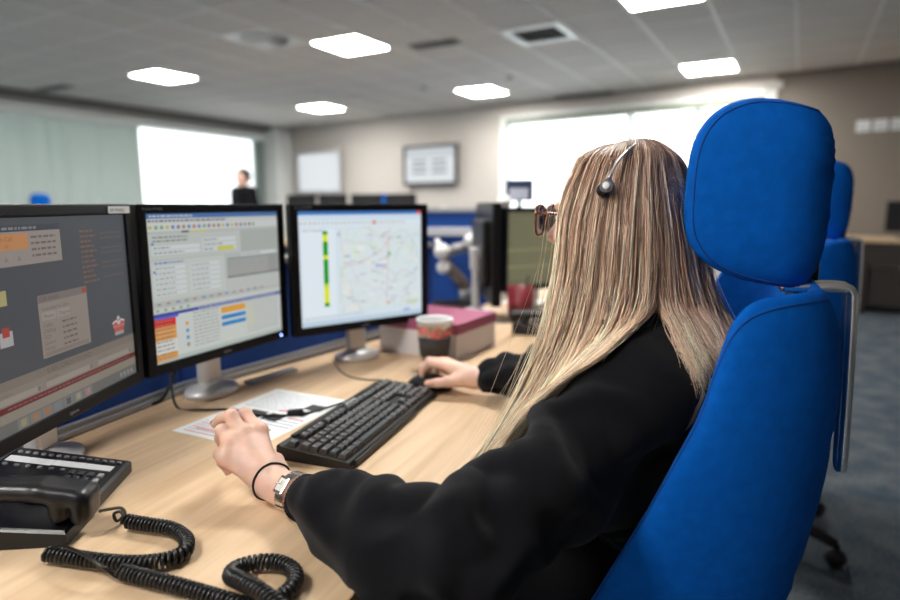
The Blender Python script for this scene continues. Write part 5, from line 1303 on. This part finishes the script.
tag(link('hair_strands', np_mesh('hair_strands', V-PL, F, M_HAIR, True, CC), person), kind='stuff')
# flyaway hairs in front of the face and at the ends
nf = 70; phi = np.concatenate([rgh.uniform(0, 0.7, 14), rgh.uniform(0, 7, 56)]); S = strands(phi); t = np.linspace(0, 1, NS)
out = rgh.normal(0, 1, (nf, 1, 3))*np.array([1, 0.5, 0.5]); out[:14, :, 0] = -np.abs(out[:14, :, 0])*1.3
S = S + out*(np.interp(t, [0, 0.2, 0.6, 1], [0, 0.5, 1, 1.2])[None, :, None])*0.016
for kk in range(3): S[..., kk] += 0.010*np.sin(t[None]*rgh.uniform(4, 12, (nf, 1))+rgh.uniform(0, 6.28, (nf, 1)))*t[None]
V, F, CC = tubes(S, np.full(nf, 0.00026), np.full((nf, NS, 3), 0.5)*np.array([1.25, 0.98, 0.66]))
tag(link('flyaway_hairs', np_mesh('flyaway_hairs', V-PL, F, M_HAIR, True, CC), person), kind='stuff')

# ================================================================== HEADSET, GLASSES, WATCH, HAIR TIE
hs_c = pxy(607, 186, 0.868)
hset = empty('headset', hs_c, 0, 'slim silver headset band with a round pad on her blonde hair', 'headset')
arc = [pxy(609, 178, .868), pxy(614, 168, .875), pxy(621, 158, .888), pxy(629, 150, .905), pxy(637, 143.5, .935), pxy(643, 140.5, .98), pxy(645, 142, 1.03), pxy(640, 152, 1.09), pxy(634, 172, 1.125), pxy(630, 190, 1.14)]
q = catmull(arc, 8); MB().tube([p-hs_c for p in q], 0.0021, 8).build('headband', mat('silver_wire', (0.80, 0.80, 0.82), 0.25, metal=0.7), hset)
nrm = (hs_c - Vector(hc0)).normalized(); nrm = (nrm + Vector((-0.25, -0.5, 0))).normalized()
def disc(prof, m, name, off=0.0, c=hs_c):
    mb = MB(); mb.lathe(prof, 28); mb.xform(Matrix.Translation(c-hs_c+nrm*off) @ Vector((0, 0, 1)).rotation_difference(nrm).to_matrix().to_4x4()); return mb.build(name, m, hset)
disc([(0, -0.004), (0.0095, -0.004), (0.0105, 0.0), (0.0095, 0.0035), (0.007, 0.004), (0, 0.004)], mat('headset_grey', (0.12, 0.12, 0.15), 0.35), 'temple_pad')
disc([(0, 0.004), (0.0055, 0.004), (0.0053, 0.0058), (0.004, 0.0065), (0, 0.0072)], mat('pad_cap_white', (0.80, 0.78, 0.78), 0.3), 'pad_cap', 0.0, hs_c)
disc([(0, -0.006), (0.009, -0.006), (0.0095, -0.001), (0, 0.0)], M_BLACKPL, 'cushion', -0.002, hs_c+Vector((-0.006, 0, -0.005)))
MB().tube([arc[0]-hs_c, (arc[0]-hs_c)*0.3], [0.003, 0.0045], 8).build('clip', mat('headset_grey', (0.12, 0.12, 0.15), 0.35), hset)

M_TORT = mat('tortoiseshell', (0.12, 0.035, 0.015), 0.2, var=0.9, vscale=120, coat=0.5)
gl_o = hp3(0.112, 0, 0.008)
gls = empty('glasses', gl_o, 0, 'tortoiseshell glasses on the woman at the desk', 'glasses')
M_LENS = glass_mat('lens_glass')
def rim(s):
    pts = []
    for k in range(36):
        a = 2*math.pi*k/36; y = 0.0280*math.copysign(abs(math.cos(a))**0.72, math.cos(a)); z = 0.0245*math.copysign(abs(math.sin(a))**0.75, math.sin(a))
        pts.append(hp3(0.117 - 0.10*(abs(y+s*0.034)**2)*10, s*0.034+y, 0.003+z))
    return pts
for s in (1, -1):
    P = rim(s); mb = MB(); mb.tube([p-gl_o for p in P], [0.0024 if p.z < gl_o.z+0.012 else 0.0032 for p in P], 8, closed=True); mb.build('rim', M_TORT, gls)
    mb = MB(); c = sum((p-gl_o for p in P), Vector())/len(P); v = [c+hf*0.0005]+[p-gl_o for p in P]; mb.add(v, [(0, 1+k, 1+(k+1) % 36) for k in range(36)], 0, None, True); mb.build('lens', M_LENS, gls)
    y0 = 0.063
    mb = MB(); mb.tube([p-gl_o for p in (hp3(0.104, s*y0, 0.014), hp3(0.095, s*0.070, 0.015), hp3(0.05, s*0.074, 0.013), hp3(0.0, s*0.078, 0.012), hp3(-0.02, s*0.079, -0.004))], [0.0030, 0.0028, 0.0022, 0.002, 0.002], 8); mb.build('temple_arm', M_TORT, gls)
mb = MB(); mb.tube([p-gl_o for p in (hp3(0.112, 0.010, 0.010), hp3(0.116, 0, 0.013), hp3(0.112, -0.010, 0.010))], 0.0022, 8); mb.build('bridge', M_TORT, gls)

# wristwatch and hair tie on the left wrist
wa = (lwr-lel).normalized()
def wrist_ring(c, ax, rx, n=40, flat=1.0):
    s = ax.cross(Zv).normalized(); u = s.cross(ax); return [c + s*math.cos(2*math.pi*k/n)*rx + u*math.sin(2*math.pi*k/n)*rx*flat for k in range(n)], s, u
wc = lel.lerp(lwr, 0.845)
wt = empty('wristwatch', wc, 0, 'silver steel bracelet wristwatch with a rectangular case at the sweatshirt cuff', 'watch')
Pn, s_, u_ = wrist_ring(wc, wa, 0.0285)
facev = (Vector((0.05, -0.82, 0.62))).normalized(); facev = (facev-wa*facev.dot(wa)).normalized(); side = wa.cross(facev)
M_STEEL = mat('brushed_steel', (0.72, 0.70, 0.66), 0.22, metal=1.0)
def oriented(mb, ang, r):
    n = facev*math.cos(ang)+side*math.sin(ang); t = wa.cross(n); Mx = Matrix((( t.x, wa.x, n.x, 0), (t.y, wa.y, n.y, 0), (t.z, wa.z, n.z, 0), (0, 0, 0, 1)))
    Mx.translation = n*r; return mb.xform(Mx)
nl = 22; R0 = 0.0285
for k in range(nl):
    a = 2*math.pi*k/nl
    if abs((a+math.pi) % (2*math.pi)-math.pi) < 0.42: continue
    mb = MB(); mb.rbox((0, 0, 0), (0.0072, 0.0055, 0.0028), 0.0009, seg=1); mb.rbox((0, 0.0055, 0), (0.0072, 0.005, 0.0024), 0.0009, seg=1); mb.rbox((0, -0.0055, 0), (0.0072, 0.005, 0.0024), 0.0009, seg=1)
    oriented(mb, a, R0); mb.build('bracelet_link', M_STEEL, wt)
mb = MB(); mb.rbox((0, 0, 0), (0.025, 0.0175, 0.0065), 0.002); oriented(mb, 0, R0+0.001); cs = mb.build('case', M_STEEL, wt)
mb = MB(); mb.box(-0.0088, 0.0088, -0.0060, 0.0060, 0.0033, 0.0036); oriented(mb, 0, R0+0.001); dl = mb.build('dial', mat('watch_dial', (0.78, 0.76, 0.70), 0.25), cs)
mb = MB(); mb.box(-0.0004, 0.0004, 0, 0.0045, 0.0037, 0.0040); mb.box(0, 0.0055, -0.0003, 0.0003, 0.0037, 0.0040); oriented(mb, 0, R0+0.001); mb.build('hand', M_PRINT, cs)
mb = MB(); mb.lathe([(0.0018, 0), (0.0018, 0.003), (0, 0.003)], 10); mb.xform(Matrix.Translation((0, 0.0087, 0)) @ Matrix.Rotation(R(-90), 4, 'X')); oriented(mb, 0, R0+0.001); mb.build('crown', M_STEEL, cs)
tc = lel.lerp(lwr, 1.0) + Vector((0, 0, 0.002))
ht = empty('hair_tie', tc, 0, 'thin black elastic hair tie round her left wrist', 'hair tie')
ax2 = (wa + Vector((0.10, 0.15, 0.05))).normalized(); Pn, _, _ = wrist_ring(tc, ax2, 1.0, 48)
rr_ = np.linspace(0.012, 0.045, 67)
for i, p in enumerate(Pn):
    dq = (p-tc).normalized(); sd_ = sdf_points(hand_l, np.array([list(tc+dq*r_) for r_ in rr_])); k = int(np.argmax(sd_ > 0.0006)); Pn[i] = tc+dq*float(rr_[k])
MB().tube([p-tc for p in Pn], 0.0016, 8, closed=True).build('elastic_band', M_BLACKPL, ht)
# ================================================================== BACKGROUND FURNITURE AND PEOPLE
def place_chair(x, y, az, label, scale=1.0):
    c = copy_tree(chair); c.location = (x, y, 0); c.rotation_euler = (0, 0, R(az-90)); c['label'] = label; return c
place_chair(1.11, 2.07, 158, 'blue high-back chair just behind the large blue chair')
place_chair(-5.55, 8.05, 200, 'blue chair far behind the left monitor in front of the blinds')
place_chair(-0.85, 8.0, 130, 'blue chair behind the right monitor below the wall screens')

# second workstation beyond the pink-lidded box
d2 = empty('desk', (0.62, 2.55, 0), R(60), 'oak desk of the next workstation behind the blonde woman', 'desk')
MB().box(-0.35, 1.0, -0.30, 0.45, DZ-0.025, DZ, 0, 0.002).build('desk_top', M_OAK, d2)
for x in (-0.25, 0.9): MB().box(x-0.03, x+0.03, -0.25, 0.35, 0, DZ-0.025).build('leg', M_ALU, d2)
p_b = pC + Vector((0.02, 0.02, 0))
tp = empty('partition_screen', (0.02, 2.78, 0), R(-4), 'tall blue fabric partition with pale rail right of the street map monitor', 'partition')
M_PBLUE = mat('royal_panel_fabric', (0.006, 0.055, 0.27), 0.95, bump=0.3, bscale=700)
MB().box(-0.25, 0.18, 0, 0.035, 0.10, 1.14, 0, 0.004).build('fabric_panel', M_PBLUE, tp)
MB().box(-0.25, 0.18, -0.004, 0.039, 1.14, 1.165, 0, 0.004).build('top_rail', M_ALU, tp)
MB().box(-0.25, 0.18, -0.016, -0.001, 1.035, 1.075, 0, 0.003).build('tool_rail', mat('pale_rail', (0.55, 0.57, 0.62), 0.4), tp)
for x in (-0.22, 0.12): MB().box(x, x+0.04, -0.12, 0.15, 0.0, 0.03).build('foot', M_ALU, tp); 
# articulated monitor arm on the tool rail
ma = empty('articulated_mount', (-0.03, 2.64, 0.0), 0, 'pale grey articulated screen mount in front of the blue partition', 'screen mount')
M_PALE = mat('pale_grey_plastic', (0.70, 0.70, 0.70), 0.4)
mb = MB(); mb.tube([(0.10, 0.12, 0.80), (0.06, 0.05, 0.86), (0.0, 0, 0.93)], [0.03, 0.026, 0.024], 12); mb.build('lower_arm', mat('taupe_plastic', (0.30, 0.25, 0.22), 0.5), ma)
mb = MB(); mb.tube([(0.0, 0, 0.95), (0.05, 0.0, 0.985), (0.11, 0.02, 0.995)], 0.024, 12); mb.build('upper_arm', mat('mid_grey_plastic', (0.25, 0.25, 0.27), 0.4), ma)
for (x, y, z, r) in ((-0.005, -0.01, 0.975, 0.036), (0.0, -0.01, 0.905, 0.030), (0.125, 0.0, 1.02, 0.036), (0.135, 0.0, 0.965, 0.022)):
    mb = MB(); mb.lathe([(0, -0.02), (r*0.9, -0.018), (r, -0.008), (r, 0.008), (r*0.9, 0.018), (0, 0.02)], 20); mb.xform(Matrix.Translation((x, y, z)) @ Matrix.Rotation(R(80), 4, 'X')); mb.build('joint', M_PALE, ma)
mb = MB(); mb.tube([(0.10, 0.12, 0.741), (0.10, 0.12, 0.80)], 0.03, 14); mb.build('clamp_post', M_ALU, ma)
mb = MB(); mb.tube([(-0.03, 0.02, 1.03), (-0.02, 0.02, 1.0), (0.0, 0.01, 0.985)], 0.012, 10); mb.build('link', M_PALE, ma)
dm = empty('shelf_plate', (0.10, 2.76, DZ-0.026), 0, 'small dark wooden shelf carrying the pale grey arm', 'shelf')
MB().box(-0.22, 0.03, -0.13, 0.0, 0.0, 0.025, 0, 0.003).build('shelf_board', M_DARKWOOD, dm)
for x in (-0.18, 0.0): MB().box(x-0.015, x+0.015, -0.10, 0.0, -DZ+0.026, 0.0).build('support', M_DARKWOOD, dm)
lp = empty('desk_lamp', (-0.03, 2.83, 0), 0, 'white round lamp head peeping over the blue partition', 'lamp')
mb = MB(); mb.lathe([(0.0, 0.045), (0.045, 0.035), (0.06, 0.0), (0.052, -0.04), (0.0, -0.05)], 24, (0, 0.05, 1.125)); mb.build('lamp_head', M_WHITE, lp)
mb = MB(); mb.tube([(0, 0.08, 0.0), (0, 0.08, 0.5), (0, 0.08, 1.10)], 0.012, 10); mb.lathe([(0.0, 0.02), (0.09, 0.018), (0.1, 0.0)], 24, (0, 0.09, 0.0)); mb.build('lamp_pole', M_WHITE, lp)
# dark clutter behind the partition top
def content_olive(S):
    S.r(0, 1, 0, 1, (0.16, 0.15, 0.085), 0)
    for k in range(12): S.words(0.05, 0.9, 0.10+0.07*k, 0.02, (0.24, 0.23, 0.12), 1)
    S.r(0, 1, 0.5, 0.53, (0.28, 0.27, 0.13), 1); S.r(0, 1, 0.72, 0.75, (0.28, 0.27, 0.13), 1)
def content_pale(S):
    S.r(0, 1, 0, 1, (0.42, 0.44, 0.34), 0)
    for k in range(9): S.words(0.05, 0.9, 0.10+0.09*k, 0.02, (0.34, 0.36, 0.27), 1)
def content_dark(S): S.r(0, 1, 0, 1, (0.006, 0.006, 0.008), 0)
make_monitor('monitor', 'monitor with an olive screen on the desk behind the glasses', (0.395, 2.52), 32, 0.06, content_olive, led=False, z0=0.085)
make_monitor('monitor', 'pale-screened monitor half hidden by the flyaway hair', (0.70, 2.62), -8, 0.06, content_pale, led=False, z0=0.085)
make_monitor('monitor', 'dark monitor seen edge-on beside the blue partition', (0.168, 2.42), 96, 0.06, content_dark, led=False, z0=0.06, h=0.385)
# silver post between them
po = empty('cable_post', (0.238, 2.66, DZ), 0, 'silver cable post with a white cap between the background monitors', 'post')
MB().lathe([(0.016, 0.001), (0.016, 0.42), (0.012, 0.425), (0, 0.425)], 16).build('pole', M_SILVER, po)
MB().lathe([(0.022, 0.426), (0.03, 0.44), (0.028, 0.465), (0.014, 0.478), (0, 0.48)], 20).build('cap', M_WHITE, po)
MB().lathe([(0.03, 0.0005), (0.03, 0.006), (0.02, 0.012), (0, 0.0121)], 24).build('foot', M_SILVER, po)
# red mug with pens, black phone, blue picture box
mg = empty('pen_pot', (0.27, 2.27, DZ+0.001), 0, 'dark red pot holding a pen on the next desk', 'pot')
M_MUG = mat('dark_red_glaze', (0.22, 0.018, 0.028), 0.45)
MB().lathe([(0.0, 0), (0.04, 0), (0.046, 0.01), (0.05, 0.13), (0.044, 0.13), (0.04, 0.012), (0, 0.012)], 28).build('pot_body', M_MUG, mg)
MB().tube([(0.0, 0.0, 0.015), (0.03, 0.01, 0.17)], 0.004, 8).build('pen', M_BLACKPL, mg)
p2 = empty('desk_telephone', (0.33, 2.08, DZ+0.001), R(70), 'black desk telephone beside the dark red pot on the next desk', 'telephone')
for ch in list(phone_e.children):
    if ch.name.startswith('coiled_cord'): continue
    copy_tree(ch, p2)
pb = empty('picture_box', (0.27, 2.62, 1.0), R(-15), 'small dark blue box with a pale front above the olive screen', 'box')
pb.location = (0.305, 2.70, 0); 
MB().box(-0.058, 0.058, 0.0, 0.04, 1.195, 1.285, 0, 0.004).build('box_body', mat('navy_box', (0.015, 0.03, 0.09), 0.5), pb)
MB().box(-0.042, 0.042, -0.0025, -0.0005, 1.20, 1.25).build('pale_label', mat('lilac_label', (0.50, 0.52, 0.62), 0.6), pb)
MB().tube([(0, 0.02, 0.742), (0, 0.02, 1.196)], 0.010, 10).build('stem', M_ALU, pb); MB().lathe([(0.035, 0.741), (0.035, 0.75), (0.01, 0.756)], 20, (0, 0.02, 0)).build('foot', M_ALU, pb)

# far desk bank below the wall screens
fd = empty('desk', (-1.2, 7.0, 0), R(-30), 'far oak desk bank below the wall screens', 'desk')
MB().box(-1.3, 1.3, -0.4, 0.4, DZ-0.03, DZ, 0, 0.003).build('desk_top', M_OAK, fd)
for x in (-1.2, 1.2): MB().box(x-0.03, x+0.03, -0.35, 0.35, 0, DZ-0.03).build('leg', M_ALU, fd)
MB().box(-1.3, 1.3, 0.40, 0.44, 0.2, 1.0).build('back_screen', M_PANEL, fd)
for k, (x, dg, lab) in enumerate(((-0.75, -25, 'leftmost dark monitor on the far desk bank'), (-0.25, -32, 'second dark monitor on the far desk bank'), (0.25, -28, 'third dark monitor on the far desk bank'), (0.72, -35, 'rightmost dark monitor on the far desk bank'))):
    c = Vector((-1.2, 7.0, 0)) + Matrix.Rotation(R(-30), 3, 'Z') @ Vector((x, 0.05, 0))
    make_monitor('monitor', lab, (c.x, c.y), dg, 0.06, content_dark, led=False, z0=0.21)

# dark desk by the far wall on the right
rd = empty('sideboard_desk', (4.95, 6.62, 0), FWA, 'dark brown desk with an oak top against the far beige wall', 'desk')
MB().box(-1.2, 1.4, -0.42, 0.36, 0.775, 0.81, 0, 0.003).build('desk_top', M_OAK, rd)
for x in (-1.18, -0.3, 0.55, 1.34): MB().box(x, x+0.04, -0.38, 0.34, 0.0, 0.775).build('side_panel', M_DARKWOOD, rd)
MB().box(-1.14, 1.34, -0.30, -0.27, 0.08, 0.50).build('front_panel', M_DARKWOOD, rd); MB().box(-1.14, 1.34, -0.36, -0.33, 0.52, 0.775).build('drawer_front', M_DARKWOOD, rd)
def make_dark_screen(x, w, lab):
    c = Vector(rd.location) + Matrix.Rotation(FWA, 3, 'Z') @ Vector((x, -0.05, 0.811))
    e = empty('monitor', c, FWA+R(8), lab, 'monitor')
    mb = MB(); mb.rbox((0, 0, 0.235), (w, 0.04, 0.33), 0.008); mb.build('back_shell', M_BLACKPL, e)
    S = MB(); S.quad([(-w/2+0.015, -0.0212, 0.085), (w/2-0.015, -0.0212, 0.085), (w/2-0.015, -0.0212, 0.385), (-w/2+0.015, -0.0212, 0.385)], 0, (0.004, 0.004, 0.005)); S.build('screen_image', M_SCREEN, e)
    MB().lathe([(0.0, 0), (0.11, 0), (0.10, 0.014), (0, 0.016)], 24, sy=0.7).build('stand_base', M_BLACKPL, e); MB().rbox((0, 0.03, 0.09), (0.05, 0.02, 0.16), 0.005).build('stand_column', M_BLACKPL, e)
make_dark_screen(0.06, 0.43, 'black monitor on the dark brown desk by the far wall')
make_dark_screen(0.55, 0.43, 'black monitor at the right edge of the picture on the dark desk')

# person standing by the bright left window
bp_ = Vector((-3.22, 9.5, 0)); fb = dirv(235); lb = dirv(325)
per2 = empty('person', bp_, 0, 'person in a dark top standing in front of the bright left window', 'person')
def B(x, y, z): return np.array(fb*x + lb*y + Vector((0, 0, z)))
v, f = sdf_mesh([ell(B(0, 0, 1.545), (0.11, 0.092, 0.13), 0.02, np.array([list(fb), list(lb), [0, 0, 1]]).T), cap(B(0.02, 0, 1.48), B(0.03, 0, 1.46), 0.055, None, 0.03), cap(B(0.09, 0, 1.545), B(0.105, 0, 1.525), 0.01, 0.012, 0.012),
                 cap(B(-0.01, 0, 1.36), B(0, 0, 1.47), 0.07, 0.066, 0.03), cap(B(0, 0.17, 1.34), B(0, -0.17, 1.34), 0.055, None, 0.04), cap(B(0, 0, 0.95), B(0, 0, 1.28), 0.12, 0.13, 0.05),
                 cap(B(0, 0.2, 1.33), B(-0.02, 0.26, 1.06), 0.047, 0.04, 0.03), cap(B(-0.02, 0.26, 1.06), B(0.12, 0.20, 0.86), 0.036, 0.026, 0.02), cap(B(0.12, 0.20, 0.86), B(0.19, 0.17, 0.80), 0.028, 0.018, 0.02),
                 cap(B(0, -0.2, 1.33), B(-0.02, -0.26, 1.06), 0.047, 0.04, 0.03), cap(B(-0.02, -0.26, 1.06), B(0.12, -0.20, 0.86), 0.036, 0.026, 0.02), cap(B(0.12, -0.20, 0.86), B(0.19, -0.17, 0.80), 0.028, 0.018, 0.02),
                 cap(B(0, 0.09, 0.90), B(0, 0.10, 0.50), 0.085, 0.055, 0.04), cap(B(0, 0.10, 0.50), B(0, 0.10, 0.08), 0.055, 0.04, 0.03), cap(B(0, -0.09, 0.90), B(0, -0.10, 0.50), 0.085, 0.055, 0.04), cap(B(0, -0.10, 0.50), B(0, -0.10, 0.08), 0.055, 0.04, 0.03),
                 cap(B(-0.02, 0.10, 0.045), B(0.15, 0.11, 0.038), 0.042, 0.034, 0.02), cap(B(-0.02, -0.10, 0.045), B(0.15, -0.11, 0.038), 0.042, 0.034, 0.02)], 0.012)
link('body', np_mesh('body', smooth_mesh(v, f, 1), f, M_SKIN), per2)
v, f = sdf_mesh([cap(B(0, 0.17, 1.34), B(0, -0.17, 1.34), 0.072, None, 0.04), cap(B(0, 0, 0.90), B(0, 0, 1.28), 0.145, 0.148, 0.05), cap(B(0, 0.06, 0.95), B(0, -0.06, 0.95), 0.13, None, 0.05)] +
                [cap(B(0, s*0.2, 1.33), B(-0.02, s*0.26, 1.06), 0.066, 0.056, 0.03) for s in (1, -1)] + [cap(B(-0.02, s*0.26, 1.06), B(0.11, s*0.205, 0.88), 0.052, 0.042, 0.02) for s in (1, -1)], 0.014)
link('dark_top', np_mesh('dark_top', smooth_mesh(v, f, 1), f, M_SWEAT), per2)
v, f = sdf_mesh([cap(B(0, s*0.09, 0.92), B(0, s*0.10, 0.50), 0.098, 0.07, 0.04) for s in (1, -1)] + [cap(B(0, s*0.10, 0.50), B(0, s*0.10, 0.10), 0.07, 0.058, 0.03) for s in (1, -1)], 0.014)
link('trousers', np_mesh('trousers', v, f, M_TROUS), per2)
v, f = sdf_mesh([ell(B(-0.015, 0, 1.585), (0.112, 0.102, 0.10), 0.02), ell(B(-0.05, 0, 1.54), (0.075, 0.096, 0.10), 0.02)], 0.012)
link('hair', np_mesh('hair', v, f, mat('dark_hair', (0.02, 0.014, 0.01), 0.5)), per2)
per2.scale = (1.08, 1.08, 1.03)
